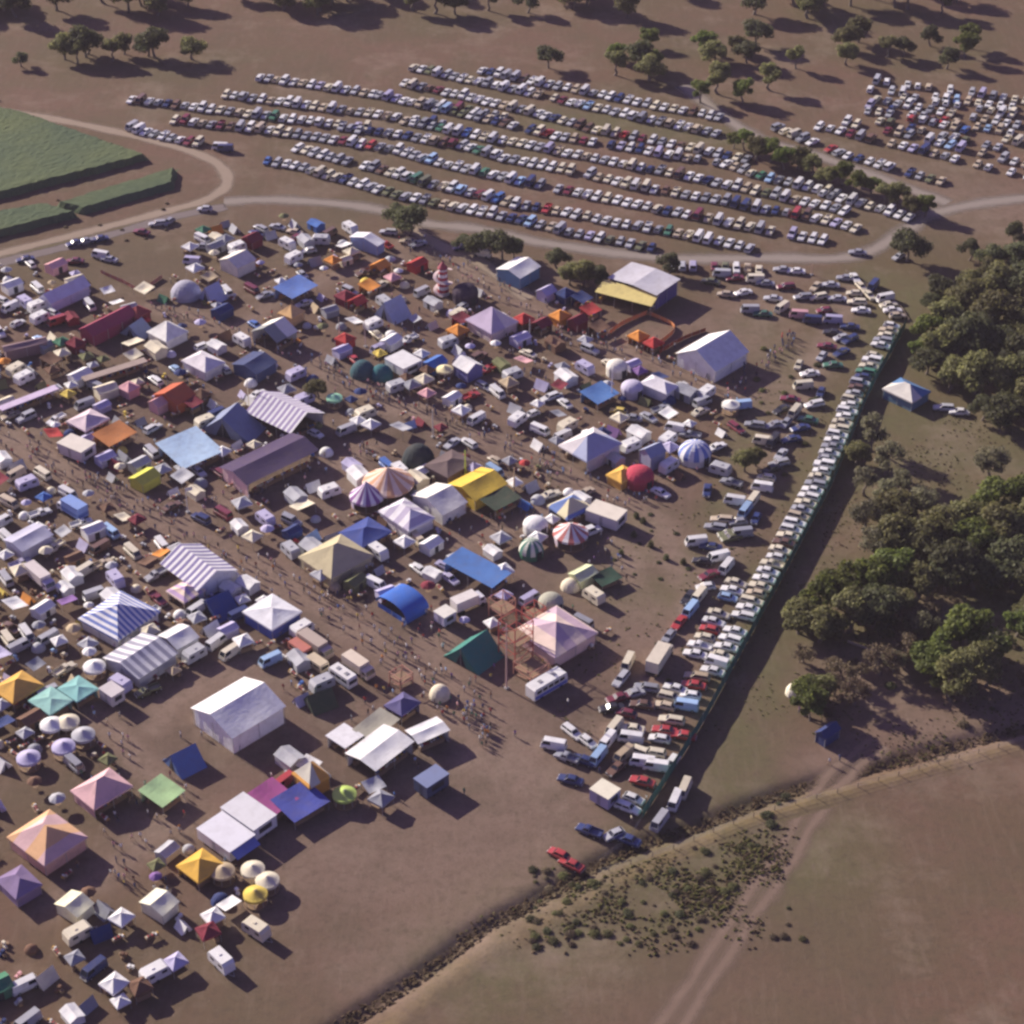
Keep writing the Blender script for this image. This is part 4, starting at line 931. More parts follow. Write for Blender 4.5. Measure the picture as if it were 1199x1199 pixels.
for x_, y_, c_, k_ in CZ:
    e = R.uniform(8, 11); f = R.uniform(8, 12)
    kn = {'hip': 'peaked booth', 'gable': 'gabled booth', 'lean': 'awning booth'}[k_]
    q = G(x_, y_); near = min(LAND, key=lambda l: math.hypot(l[0] - q.x, l[1] - q.y))
    t = canopy('market_booth', k_, (x_ - e, y_ - 9), (x_, y_ - 2), (x_ + f, y_ - 9.5), 2.2, 3.4 if k_ != 'lean' else 2.8, C[c_], None, None)
    BOOTH.append((t, cname(c_) + ' ' + kn))

# ================================================================== VEHICLES PLACED ONE BY ONE
AUTO = []     # (object, phrase, category, group): labelled at the end by their neighbourhood
def px_rz(deg): return rad(deg)
def veh(cx, cy, kind, col, deg=None, tall=None):
    p = G(cx, cy)
    if deg is None: deg = R.choice([42, 132, -20])
    if kind == 'caravan':
        o = CARAVAN.place(p, rad(deg), C[col]); occupy(p.x, p.y, 2.4); AUTO.append((o, cname(col) + ' caravan', 'caravan', 'caravans on the campground')); return
    o, k, c = put_car(p, rad(deg), kind, col); AUTO.append((o, cname(col) + ' ' + k, catof(k), catof(k) + 's parked among the tents'))
CARAVAN = caravan_proto()
fv = [(648, 876, 'van', 'white', -15), (670, 860, 'station wagon', 'white', 130), (688, 871, 'hatchback', 'white', 130), (664, 890, 'ute', 'grey', -30), (684, 893, 'sedan', 'navy', -30),
      (719, 856, 'van', 'cream', 60), (711, 872, 'van', 'white', 60), (700, 890, 'van', 'lightblue', 60), (740, 856, 'sedan', 'cream', -12), (738, 868, 'van', 'white', -12),
      (730, 888, 'van', 'tan', 50), (722, 902, 'sedan', 'brown', 50), (772, 868, 'hatchback', 'white', -15), (764, 884, 'station wagon', 'cream', -14), (752, 896, 'van', 'white', -12), (768, 901, 'van', 'white', -12), (786, 896, 'sedan', 'white', 60),
      (786, 846, 'station wagon', 'cream', -14), (778, 858, 'sedan', 'red', -14), (800, 864, 'sedan', 'red', -14), (803, 830, 'van', 'lightblue', -14), (808, 817, 'hatchback', 'white', -14), (812, 805, 'sedan', 'red', -14), (816, 795, 'station wagon', 'tan', -14),
      (668, 916, 'sedan', 'navy', -20), (752, 918, 'sedan', 'red', -22), (801, 928, 'van', 'cream', 70), (790, 942, 'van', 'white', 70), (772, 966, 'van', 'silver', 60), (719, 980, 'hatchback', 'silver', 30),
      (690, 976, 'ute', 'navy', -30), (735, 986, 'sedan', 'navy', -30), (654, 1003, 'hatchback', 'red', -35), (669, 1015, 'sedan', 'red', -35),
      (735, 780, 'van', 'cream', 70), (727, 798, 'station wagon', 'silver', 60), (741, 815, 'sedan', 'silver', 20), (724, 820, 'sedan', 'maroon', 20), (752, 828, 'sedan', 'brown', -10), (733, 838, 'hatchback', 'maroon', -20), (716, 832, 'sedan', 'black', 10), (757, 808, 'station wagon', 'grey', -14),
      (881, 590, 'van', 'cream', 62), (872, 602, 'van', 'lightblue', 62), (864, 614, 'hatchback', 'grey', 10), (845, 611, 'station wagon', 'beige', -8), (856, 632, 'sedan', 'olive', 20), (815, 638, 'van', 'white', 10), (832, 643, 'sedan', 'navy', -10), (841, 656, 'van', 'white', 20),
      (830, 676, 'sedan', 'maroon', 30), (826, 690, 'hatchback', 'white', 10), (818, 702, 'van', 'cream', 60), (808, 718, 'van', 'lightblue', 60), (795, 732, 'sedan', 'red', 60), (783, 748, 'hatchback', 'grey', 60),
      (961, 462, 'hatchback', 'navy', 70), (953, 476, 'station wagon', 'white', 20), (946, 494, 'sedan', 'green', -20), (937, 504, 'sedan', 'navy', 20), (926, 517, 'sedan', 'navy', 20), (914, 535, 'sedan', 'silver', 60), (903, 552, 'sedan', 'black', 30), (907, 500, 'sedan', 'grey', 20),
      (962, 420, 'hatchback', 'silver', 60), (985, 415, 'sedan', 'navy', 40), (995, 400, 'station wagon', 'navy', 40), (985, 398, 'hatchback', 'silver', 20), (975, 430, 'sedan', 'green', 0),
      (853, 628, 'sedan', 'olive', 10), (843, 555, 'caravan', 'silver', -30), (828, 577, 'sedan', 'navy', 80), (856, 568, 'ute', 'grey', -30), (790, 505, 'van', 'white', -20), (808, 512, 'ute', 'grey', -20), (868, 478, 'van', 'lightblue', 10),
      (1105, 480, 'station wagon', 'silver', -6), (1123, 485, 'sedan', 'white', -6),
      (740, 492, 'sedan', 'grey', -15), (724, 484, 'hatchback', 'yellow', -15), (878, 366, 'van', 'silver', 0), (893, 370, 'sedan', 'green', -5), (905, 352, 'sedan', 'silver', -10), (915, 364, 'van', 'cream', 50), (935, 372, 'van', 'pink', -8), (951, 378, 'van', 'navy', -8), (975, 378, 'van', 'lavender', -8), (995, 385, 'sedan', 'navy', -10),
      (845, 324, 'van', 'silver', -6), (832, 332, 'sedan', 'olive', -20), (849, 347, 'hatchback', 'beige', -10), (884, 330, 'van', 'cream', 0), (896, 334, 'sedan', 'grey', -10), (916, 318, 'sedan', 'silver', -6), (932, 320, 'sedan', 'white', -6), (955, 338, 'sedan', 'beige', 60), (972, 336, 'sedan', 'silver', -6), (958, 350, 'station wagon', 'cream', 20), (980, 352, 'sedan', 'silver', -6), (1003, 356, 'station wagon', 'cream', -6), (1008, 366, 'sedan', 'white', -6), (1000, 346, 'hatchback', 'cream', -6),
      (990, 328, 'sedan', 'grey', -10), (1001, 328, 'sedan', 'white', 100), (1008, 338, 'hatchback', 'cream', 110), (1017, 348, 'sedan', 'cream', 110), (1004, 298, 'sedan', 'grey', -10), (1052, 303, 'hatchback', 'silver', 40),
      (258, 175, 'van', 'white', -6), (264, 177, 'van', 'navy', 0), (30, 306, 'sedan', 'navy', 20), (88, 287, 'sedan', 'navy', 30), (100, 285, 'sedan', 'grey', 30), (117, 282, 'sedan', 'navy', 20), (185, 264, 'station wagon', 'silver', 10), (198, 262, 'hatchback', 'grey', 60), (166, 274, 'sedan', 'maroon', -20), (118, 302, 'van', 'white', -20), (128, 306, 'sedan', 'silver', -20), (88, 308, 'sedan', 'maroon', 0),
      (240, 247, 'hatchback', 'silver', 0), (237, 291, 'sedan', 'grey', -10), (225, 309, 'van', 'lavender', -10), (300, 276, 'sedan', 'navy', -40), (345, 274, 'sedan', 'beige', -25), (325, 268, 'sedan', 'silver', -25), (376, 286, 'caravan', 'silver', -5), (362, 296, 'hatchback', 'silver', 20),
      (565, 300, 'van', 'cream', -20), (541, 292, 'sedan', 'navy', 10), (478, 285, 'sedan', 'beige', -10), (455, 274, 'station wagon', 'silver', -10), (490, 288, 'sedan', 'silver', 30)]
for v in fv: veh(*v)
for t, ph in BOOTH: AUTO.append((t, ph, 'booth', 'coloured booths of the fair'))

for x_, y_ in ((948, 440), (940, 455), (930, 486), (920, 498), (897, 562), (892, 574), (912, 545), (935, 430), (968, 408), (975, 392), (925, 470), (915, 482), (885, 610), (868, 628), (850, 668), (905, 520), (884, 500), (893, 520), (860, 590), (838, 620), (822, 660), (806, 702), (1022, 338), (965, 366), (940, 350), (920, 338), (870, 345), (860, 328)):
    veh(x_, y_, R.choice(['sedan', 'station wagon', 'hatchback', 'van']), R.choice(['white', 'silver', 'cream', 'navy', 'grey', 'white', 'maroon', 'black']), R.choice([10, 40, 60, 70, -15, 20]))
# the row of cars nosed into the green fence (two deep)
FL = list(reversed([G(*p) for p in FENCE]))
def offset(pl, d):
    out = []
    for i, p in enumerate(pl):
        a = pl[max(i - 1, 0)]; c = pl[min(i + 1, len(pl) - 1)]; u = (c - a).normalized(); out.append(p + Vector((u.y, -u.x, 0)) * d)
    return out
def row_from(pl, rowname, step, fill, group, skew=0):
    n = 0
    for p, u in walk(pl, step, .05):
        if R.random() > fill or not free(p.x, p.y, 1.0, .9): continue
        n += 1; nrm = Vector((-u.y, u.x, 0))
        ROWCARS.append((p, math.atan2(nrm.y, nrm.x) + skew + R.uniform(-.06, .06) + (math.pi if R.random() < .35 else 0), rowname, n, 'far end', group)); OCC.append((p.x, p.y, 1.2))
row_from(offset(FL, 3.0), 'green fence row', 2.55, .97, 'cars in the row against the green fence')
row_from(offset(FL, 7.6)[6:], 'second fence row', 2.65, .93, 'cars in the second row from the green fence')
# the field car park
ROWS = [
 ([(308, 190), (340, 194), (400, 211), (475, 232), (560, 249), (600, 257), (660, 272), (765, 293)], 'front row of the big car park'),
 ([(345, 174), (385, 186), (440, 199), (500, 216), (560, 229), (600, 241), (660, 250), (720, 262), (800, 276), (885, 294)], 'second row of the big car park'),
 ([(300, 152), (370, 162), (420, 170), (470, 179), (520, 194), (570, 204), (600, 212), (700, 232), (800, 252), (900, 272), (965, 284)], 'third row of the big car park'),
 ([(395, 150), (470, 160), (540, 172), (600, 189), (680, 204), (740, 219), (820, 232), (880, 244), (950, 256), (1012, 272)], 'fourth row of the big car park'),
 ([(470, 142), (520, 153), (600, 168), (700, 188), (780, 203), (880, 224), (970, 244), (1000, 252)], 'fifth row of the big car park'),
 ([(440, 112), (520, 130), (600, 148), (660, 163), (740, 175), (850, 194), (900, 211), (980, 228)], 'sixth row of the big car park'),
 ([(470, 98), (560, 118), (620, 132), (690, 152), (790, 171), (880, 190)], 'seventh row of the big car park'),
 ([(480, 80), (600, 106), (700, 128), (780, 146), (850, 160)], 'eighth row of the big car park'),
 ([(150, 150), (185, 160), (235, 170)], 'short row beside the pale road'),
 ([(200, 142), (290, 152), (355, 162)], 'upper row beside the pale road'),
 ([(150, 118), (250, 130), (340, 141), (440, 152)], 'row beyond the pale road'),
 ([(260, 112), (350, 124), (450, 137), (520, 147)], 'far row beyond the pale road'),
 ([(300, 92), (400, 106), (500, 122), (600, 140)], 'farthest row of the big car park'),
 ([(560, 84), (660, 104), (760, 124), (860, 142)], 'ninth row of the big car park'),
 ([(990, 322), (1012, 334), (1030, 348), (1044, 362), (1052, 376)], 'curved row at the bend'),
 ([(1000, 104), (1100, 116), (1230, 134)], 'sixth row at the top right'),
 ([(930, 143), (1020, 164), (1100, 183), (1215, 212)], 'seventh row at the top right'), ([(985, 144), (1060, 159), (1140, 179), (1230, 202)], 'eighth row at the top right'),
 ([(1010, 131), (1080, 142), (1150, 158), (1230, 177)], 'ninth row at the top right'), ([(1020, 117), (1110, 134), (1230, 155)], 'tenth row at the top right'), ([(1020, 96), (1120, 108), (1230, 124)], 'eleventh row at the top right'),
 ([(780, 312), (840, 315), (892, 318)], 'row just below the gravel path'),
 ([(895, 208), (940, 222), (1000, 238), (1070, 258)], 'row below the line of trees'),
 ([(905, 150), (985, 182), (1060, 204), (1110, 216)], 'nearest row at the top right'),
 ([(960, 148), (1050, 169), (1130, 190), (1230, 215)], 'second row of the top right'),
 ([(1000, 138), (1060, 150), (1130, 166), (1230, 188)], 'third row of the top right'),
 ([(1000, 122), (1110, 144), (1230, 166)], 'fourth row of the top right'),
 ([(1040, 112), (1130, 126), (1230, 144)], 'fifth row of the top right')]
for px, nm in ROWS:
    car_row(px, nm, 2.75 if 'right' not in nm else 3.1, .98 if 'right' not in nm else .78, group='cars in the ' + nm)
# ================================================================== CAMPGROUND FILL
def small_gazebo():
    t = root('gazebo'); roof_mesh('hip', 3, 3, 2.1, 3.1, .1).build('roof', CANVAS, t)
    for sx in (-1, 1):
        for sy in (-1, 1): m = MB(); m.tube((sx * 1.45, sy * 1.45, 0), (sx * 1.45, sy * 1.45, 2.08), .04, n=4); m.build('pole', POLE, t)
    m = MB(); m.box((0, .9, .42), (2.4, .7, .84)); m.build('counter', WOOD, t)
    return Proto(t)
def small_ridge():
    t = root('ridge_tent'); m = MB()
    for s_ in (-1, 1): slope(m, (-1.6, s_ * 1.35), (1.6, s_ * 1.35), (-1.7, 0), (1.7, 0), .03, 1.9, 1.1, 4, 0, .08)
    m.build('roof', CANVAS, t)
    for s_ in (-1, 1): m = MB(); m.add([(s_ * 1.55, -1.25, .02), (s_ * 1.55, 1.25, .02), (s_ * 1.58, 0, 1.82)], [(0, 1, 2)]); m.build('end_wall', CANVAS, t)
    for s_ in (-1, 1): m = MB(); m.add([(s_ * 1.57, -.4, .02), (s_ * 1.57, .4, .02), (s_ * 1.6, 0, 1.4)], [(0, 1, 2)]); m.build('door_flap', DARKIN, t)
    return Proto(t)
def small_frame():
    t = root('frame_tent'); roof_mesh('gable', 4.4, 3.4, 2.0, 2.8, .12).build('roof', CANVAS, t)
    w = MB(); X, Y = 2.15, 1.65; cs = [(-X, -Y), (X, -Y), (X, Y), (-X, Y)]
    for i in range(4):
        a, b_ = cs[i], cs[(i + 1) % 4]; w.grid(lambda u, v, a=a, b=b_: (a[0] + (b[0] - a[0]) * u, a[1] + (b[1] - a[1]) * u, 1.98 * v), 3, 1)
    for s_ in (-1, 1): w.add([(s_ * X, -Y, 1.98), (s_ * X, Y, 1.98), (s_ * X, 0, 2.74)], [(0, 1, 2)])
    w.build('wall', CANVAS, t)
    m = MB(); m.box((0, -Y - .015, .9), (1.1, .03, 1.7)); m.build('doorway', DARKIN, t); return Proto(t)
def small_dome():
    t = root('dome_tent'); m = MB(); r = 1.5
    m.grid(lambda u, v: (r * math.cos(2 * math.pi * u) * math.cos(v * math.pi / 2), r * math.sin(2 * math.pi * u) * math.cos(v * math.pi / 2), 1.4 * math.sin(v * math.pi / 2)), 12, 5); m.build('roof', CANVAS, t, smooth=True)
    m = MB(); m.add([(-.5, -r * .95, 0), (.5, -r * .95, 0), (0, -r * .72, 1.02)], [(0, 1, 2)]); m.build('doorway', DARKIN, t); return Proto(t)
def small_fly():
    t = root('fly_sheet'); m = MB(); slope(m, (-2, -1.6), (2, -1.6), (-2, 1.6), (2, 1.6), 1.7, 2.4, 1, 6, 0, .35); m.build('sheet', CANVAS, t)
    for sx, sy, h in ((-2, -1.6, 1.7), (2, -1.6, 1.7), (-2, 1.6, 2.4), (2, 1.6, 2.4)): m = MB(); m.tube((sx, sy, 0), (sx, sy, h + .1), .035, n=4); m.build('pole', POLE, t)
    return Proto(t)
def small_umbrella():
    t = root('garden_umbrella'); m = MB(); m.grid(lambda u, v: (1.45 * (1 - v) * math.cos(2 * math.pi * u), 1.45 * (1 - v) * math.sin(2 * math.pi * u), 2.0 + .75 * v ** .8), 8, 3); m.build('canopy', CANVAS, t)
    m = MB(); m.tube((0, 0, 0), (0, 0, 2.8), .035, n=5); m.build('pole', POLE, t)
    m = MB(); m.tube((0, 0, .68), (0, 0, .74), .55, n=10); m.build('table', WOOD, t); return Proto(t)
def small_table():
    t = root('market_table'); m = MB(); m.box((0, 0, .74), (2.2, .9, .06)); m.build('table_top', WOOD, t)
    m = MB()
    rr = random.Random(5)
    for i in range(7): m.box((-.95 + i * .31, rr.uniform(-.2, .2), .77 + .14), (.26, rr.uniform(.25, .5), .28), rr.randrange(6))
    m.build('goods', GOODS, t)
    for sx in (-1, 1):
        for sy in (-1, 1): m = MB(); m.box((sx * 1.0, sy * .38, .355), (.06, .06, .71)); m.build('leg', WOOD, t)
    return Proto(t)
def crate_stack():
    t = root('crate_pile'); rr = random.Random(8)
    for i, (x, y, z) in enumerate(((0, 0, .25), (.7, .1, .25), (.3, .75, .25), (.2, .2, .76))): m = MB(); m.box((x, y, z), (.6, .5, .49), 0, rr.uniform(-.4, .4)); m.build('crate', [CANVAS if i % 2 else WOOD], t)
    return Proto(t)
FILL = {'gazebo': (small_gazebo(), 2.2, 'tent', 'gazebo', 20), 'ridge': (small_ridge(), 2.0, 'tent', 'ridge tent', 14), 'frame': (small_frame(), 2.7, 'tent', 'frame tent', 20), 'dome': (small_dome(), 1.5, 'tent', 'dome tent', 8),
        'fly': (small_fly(), 2.5, 'tarpaulin', 'fly sheet', 9), 'umb': (small_umbrella(), 1.5, 'umbrella', 'umbrella', 7), 'table': (small_table(), 1.3, 'table', 'market table', 22), 'crate': (crate_stack(), 1.0, 'crates', 'pile of crates', 16),
        'caravan': (CARAVAN, 2.6, 'caravan', 'caravan', 12), 'car': (None, 2.2, 'car', '', 34)}
FC = ['white'] * 34 + ['silver'] * 18 + ['cream'] * 12 + ['lavender'] * 10 + ['grey'] * 8 + ['blue'] * 3 + ['navy'] * 7 + ['lightblue'] * 3 + ['tan'] * 5 + ['brown'] * 6 + ['maroon'] * 4 + ['purple'] * 1 + ['green'] * 3 + ['olive'] * 4 + ['orange'] * 1 + ['yellow'] * 1 + ['pink'] * 2 + ['red'] * 1
def inpoly(x, y, poly):
    c = False
    for i in range(len(poly)):
        x1, y1 = poly[i]; x2, y2 = poly[i - 1]
        if (y1 > y) != (y2 > y) and x < (x2 - x1) * (y - y1) / (y2 - y1) + x1: c = not c
    return c
ZONES = [([(-40, 330), (40, 300), (100, 330), (190, 350), (200, 300), (270, 255), (300, 255), (430, 275), (470, 300), (560, 335), (660, 350), (700, 400), (780, 420), (880, 450), (870, 500), (820, 545), (780, 580), (700, 600), (700, 640), (600, 640), (540, 700), (480, 720), (380, 690), (260, 640), (130, 560), (-40, 500)], 560),
         ([(-40, 520), (60, 560), (180, 625), (300, 685), (360, 740), (400, 800), (350, 830), (340, 780), (250, 770), (200, 800), (170, 820), (110, 830), (140, 900), (90, 900), (-40, 900)], 240),
         ([(-60, 900), (60, 900), (130, 900), (150, 960), (120, 1010), (60, 1050), (30, 1180), (-100, 1180)], 22),
         ([(210, 990), (320, 990), (340, 1060), (300, 1120), (120, 1200), (-60, 1220), (-60, 1080), (150, 1040)], 45),
         ([(350, 880), (380, 920), (460, 920), (440, 960), (330, 965), (310, 925)], 7),
         ([(500, 700), (600, 640), (640, 690), (600, 740), (700, 700), (720, 760), (640, 790), (560, 800), (500, 780)], 12)]
STR = [(pl, w) for pl, w in STREETS]
def pd(x, y, pl):
    best = 1e9
    for a, b_ in zip(pl, pl[1:]):
        ux, uy = b_.x - a.x, b_.y - a.y; t = max(0, min(1, ((x - a.x) * ux + (y - a.y) * uy) / (ux * ux + uy * uy + 1e-9)))
        best = min(best, math.hypot(x - a.x - t * ux, y - a.y - t * uy))
    return best
FCAR = 0; keys = list(FILL); wts = [FILL[k][4] for k in keys]
for poly, n in ZONES:
    x0, x1 = min(p[0] for p in poly), max(p[0] for p in poly); y0, y1 = min(p[1] for p in poly), max(p[1] for p in poly)
    got = tries = 0
    while got < n and tries < n * 60:
        tries += 1; x, y = R.uniform(x0, x1), R.uniform(y0, y1)
        if not inpoly(x, y, poly): continue
        k = R.choices(keys, wts)[0]; pr, r, cat, nm, _ = FILL[k]; p = G(x, y)
        if not free(p.x, p.y, r, .70): continue
        if any(pd(p.x, p.y, pl) < w + r * .5 - .8 for pl, w in STR): continue
        if 95 < x < 205 and 262 < y < 345: continue
        rz = rad(42 + R.choice([0, 90, 180, 270]) + R.uniform(-12, 12)); got += 1
        if k == 'car':
            FCAR += 1; o, kk, col = put_car(p, rz, None if FCAR < 75 else R.choice(['van', 'van', 'ute'])); AUTO.append((o, cname(col) + ' ' + kk, catof(kk), catof(kk) + 's parked among the tents')); continue
        col = R.choice(FC if k != 'caravan' else ['white', 'white', 'silver', 'lavender', 'cream']); sc_ = R.uniform(.7, 1.08) if k not in ('caravan', 'table', 'crate') else 1
        o = pr.place(p, rz, C[col], scale=sc_); occupy(p.x, p.y, r * sc_)
        AUTO.append((o, cname(col) + ' ' + nm, cat, nm.replace('pile of crates', 'crate pile') + 's on the campground'))

# paint material reading a colour attribute, for the mass of far cars
PAINT2, nt2, b2 = new_mat('far car paint'); a2 = N(nt2, 'ShaderNodeAttribute', attribute_name='tint'); nt2.links.new(a2.outputs['Color'], b2.inputs['Base Color']); b2.inputs['Roughness'].default_value = .4
ROWCARS.sort(key=lambda r: r[0].y)
stuff = []
for p, rz, nm, n, of, grp in ROWCARS:
    k = rkind(); col = R.choice(CARCOL)
    if 'fence' in nm and k in ('van', 'ute', 'off-roader') and R.random() < .7: k = R.choice(['sedan', 'station wagon', 'hatchback'])
    if 'fence' in nm and R.random() < .6: col = R.choice(['white', 'white', 'cream'])
    if catof(k) == 'car' and NCAR[0] >= 296: stuff.append((p, rz, k, col)); continue
    OC = len(OCC); o, k, col = put_car(p, rz, k, col, det=(p.y < 385)); del OCC[OC:]
    tag(o, '%s %s, %s from the %s in the %s' % (cname(col), k, ordn(n), of, nm), catof(k), grp)
allv, allf, allm, allc = [], [], [], []; off = 0
for p, rz, k, col in stuff:
    me_ = carp(k, False).o.data
    nv = len(me_.vertices); co = np.empty(nv * 3); me_.vertices.foreach_get('co', co); co = co.reshape(-1, 3)
    c_, s_ = math.cos(rz), math.sin(rz)
    q = np.stack([co[:, 0] * c_ - co[:, 1] * s_ + p.x, co[:, 0] * s_ + co[:, 1] * c_ + p.y, co[:, 2]], -1)
    allv.append(q); v = R.uniform(.8, 1.08)
    allc.append(np.tile([min(1, x * v) for x in C[col]] + [1], (nv, 1)))
    for pl in me_.polygons: allf.append([i + off for i in pl.vertices]); allm.append(pl.material_index)
    off += nv
if stuff:
    me_ = bpy.data.meshes.new('distant_parked_cars'); me_.from_pydata(np.concatenate(allv).tolist(), [], allf)
    for m in (PAINT2, GLASS, RUBBER, CHROME): me_.materials.append(m)
    me_.polygons.foreach_set('material_index', allm)
    at = me_.color_attributes.new('tint', 'FLOAT_COLOR', 'POINT'); at.data.foreach_set('color', np.concatenate(allc).ravel().astype(np.float32))
    o = bpy.data.objects.new('distant_parked_cars', me_); COL.objects.link(o)
    tag(o, 'hundreds of tiny parked cars filling the distant rows of the car parks', 'cars', kind='stuff')

# ================================================================== PEOPLE
def person_mesh(pose):
    me_ = bpy.data.meshes.new('tmp'); sw = {0: .10, 1: .26, 2: .05}[pose]; ar = {0: .05, 1: .22, 2: .45}[pose]
    V = [((0, 0, .95), .13), ((0, 0, 1.15), .12), ((0, 0, 1.40), .145), ((0, 0, 1.52), .055), ((0, .01, 1.66), .10), ((0, .02, 1.74), .085),
         ((-.10, 0, .90), .10), ((-.12, sw, .50), .065), ((-.12, sw * .8, .09), .045), ((-.12, sw * .8 + .14, .04), .04),
         ((.10, 0, .90), .10), ((.12, -sw * .6, .50), .065), ((.12, -sw * 1.3, .09), .045), ((.12, -sw * 1.3 + .14, .04), .04),
         ((-.19, 0, 1.42), .06), ((-.26, -.02 - ar * .2, 1.16), .045), ((-.27, ar * .6, .92), .035),
         ((.19, 0, 1.42), .06), ((.26, -.02 + ar * .2, 1.16), .045), ((.27, .08 + ar * .5, .94 + (.3 if pose == 2 else 0)), .035)]
    E = [(0, 1), (1, 2), (2, 3), (3, 4), (4, 5), (0, 6), (6, 7), (7, 8), (8, 9), (0, 10), (10, 11), (11, 12), (12, 13), (2, 14), (14, 15), (15, 16), (2, 17), (17, 18), (18, 19)]
    me_.from_pydata([v for v, r in V], E, []); o = bpy.data.objects.new('tmp', me_); COL.objects.link(o)
    md = o.modifiers.new('s', 'SKIN')
    for i, (v, r) in enumerate(V): me_.skin_vertices[0].data[i].radius = (r, r)
    me_.skin_vertices[0].data[0].use_root = True
    o.modifiers.new('u', 'SUBSURF').levels = 1
    bpy.context.view_layer.update(); dg = bpy.context.evaluated_depsgraph_get(); m2 = bpy.data.meshes.new_from_object(o.evaluated_get(dg), depsgraph=dg)
    bpy.data.objects.remove(o); m2.name = 'person'
    for m in (CANVAS, SKIN, JEANS if pose != 1 else SHORTS, HAIR): m2.materials.append(m)
    for pl in m2.polygons:
        c = pl.center
        mi = 0
        if c.z > 1.5: mi = 1 if (c.z < 1.68 and c.y > .0) else 3
        elif c.z < .93 and abs(c.x) < .22: mi = 2
        elif abs(c.x) > .215 and c.z < 1.22: mi = 1
        if pose == 1 and c.z < .45: mi = 1
        if c.z < .07: mi = 3
        pl.material_index = mi; pl.use_smooth = True
    return m2
PM = [person_mesh(i) for i in range(3)]
PN = 0
SHIRT = ['white'] * 6 + ['red', 'blue', 'navy', 'black', 'grey', 'pink', 'yellow', 'green', 'lightblue', 'orange', 'maroon', 'brown', 'cream', 'purple']
PPOS = []
def person(x, y): PPOS.append((x, y)); OCC.append((x, y, .15))
def make_person(x, y):
    global PN
    pi = R.randrange(3); o = bpy.data.objects.new('person', PM[pi]); COL.objects.link(o); col = R.choice(SHIRT)
    o.location = (x, y, 0); o.rotation_euler = (0, 0, R.uniform(0, 6.28)); o.color = (*C[col], 1); s = R.uniform(.92, 1.06); o.scale = (s, s, s); PN += 1
    AUTO.append((o, 'person in %s shirt' % cname(col), 'person', 'people walking about the fair'))
def crowd(px, n, w):
    pl = gline(px, 4); d = [0]
    for a, b_ in zip(pl, pl[1:]): d.append(d[-1] + (b_ - a).length)
    for _ in range(n):
        t = R.uniform(0, d[-1]); i = max(j for j in range(len(d)) if d[j] <= t); i = min(i, len(pl) - 2)
        a, b_ = pl[i], pl[i + 1]; q = a + (b_ - a) * ((t - d[i]) / max(d[i + 1] - d[i], 1e-6))
        for _k in range(6):
            x, y = q.x + R.gauss(0, w), q.y + R.gauss(0, w)
            if free(x, y, .2, 1): person(x, y); break
crowd([(928, 392), (900, 425), (870, 450), (845, 482)], 44, 1.0)
crowd([(925, 392), (905, 420)], 8, .8)
crowd([(528, 830), (550, 842), (572, 856), (555, 872)], 20, .8)
crowd([(350, 690), (395, 700), (440, 690)], 16, 1.5); crowd([(400, 668), (440, 660)], 5, 1)
crowd([(180, 360), (300, 398), (450, 465), (600, 525), (740, 595)], 34, 1.8)
crowd([(20, 520), (200, 615), (370, 705), (560, 850)], 30, 2.2)
crowd([(230, 600), (300, 578), (440, 520)], 10, 1.5); crowd([(480, 620), (520, 640), (600, 600)], 12, 2)
crowd([(735, 575), (750, 585), (765, 580)], 10, 1.4); crowd([(800, 440), (840, 450), (870, 440)], 10, 1.5); crowd([(130, 1020), (160, 1035), (190, 1045)], 12, 1.6)
crowd([(620, 380), (660, 395), (720, 400)], 20, 2.5); crowd([(540, 360), (600, 420), (640, 440)], 18, 3); crowd([(420, 380), (500, 400)], 14, 2.5); crowd([(150, 440), (260, 470)], 16, 2.5); crowd([(240, 1020), (280, 1030)], 6, 1.2); crowd([(600, 360), (700, 400), (780, 400)], 16, 2); crowd([(550, 690), (600, 700), (680, 760)], 12, 2.4); crowd([(420, 860), (470, 800), (540, 860)], 10, 2)

crowd([(180, 360), (300, 398), (450, 465), (600, 525), (740, 595)], 130, 2.2)
crowd([(-20, 512), (20, 520), (200, 615), (370, 705), (560, 850)], 150, 2.6); crowd([(100, 830), (200, 950), (140, 1010)], 30, 2.2)
for _ in range(260):
    lx, ly, _n = R.choice(LAND); a_ = R.uniform(0, 6.28); d_ = R.uniform(5, 9); x_, y_ = lx + math.cos(a_) * d_, ly + math.sin(a_) * d_
    if free(x_, y_, .2, 1): person(x_, y_)
crowd([(470, 285), (560, 330), (700, 400), (820, 445)], 70, 2.5); crowd([(540, 640), (640, 600), (740, 680)], 30, 3); crowd([(230, 600), (440, 520)], 30, 2); crowd([(480, 720), (520, 800), (560, 860)], 40, 3)
PPOS.sort(key=lambda q: q[1])
for x_, y_ in PPOS[:290]: make_person(x_, y_)
SHM = [flat('shirt ' + k, C[k], .9) for k in ('white', 'red', 'navy', 'grey', 'cream', 'black', 'lightblue', 'pink')]
cm = MB(); base_v = [[tuple(v.co) for v in m.vertices] for m in PM]; base_f = [[(tuple(p.vertices), p.material_index) for p in m.polygons] for m in PM]
for x_, y_ in PPOS[290:]:
    i = R.randrange(3); a_ = R.uniform(0, 6.28); c_, s_ = math.cos(a_), math.sin(a_); o_ = len(cm.v); sh = 4 + R.randrange(8)
    cm.v += [(v[0] * c_ - v[1] * s_ + x_, v[0] * s_ + v[1] * c_ + y_, v[2]) for v in base_v[i]]
    for f, mi in base_f[i]: cm.f.append(tuple(q + o_ for q in f)); cm.m.append(sh if mi == 0 else mi)
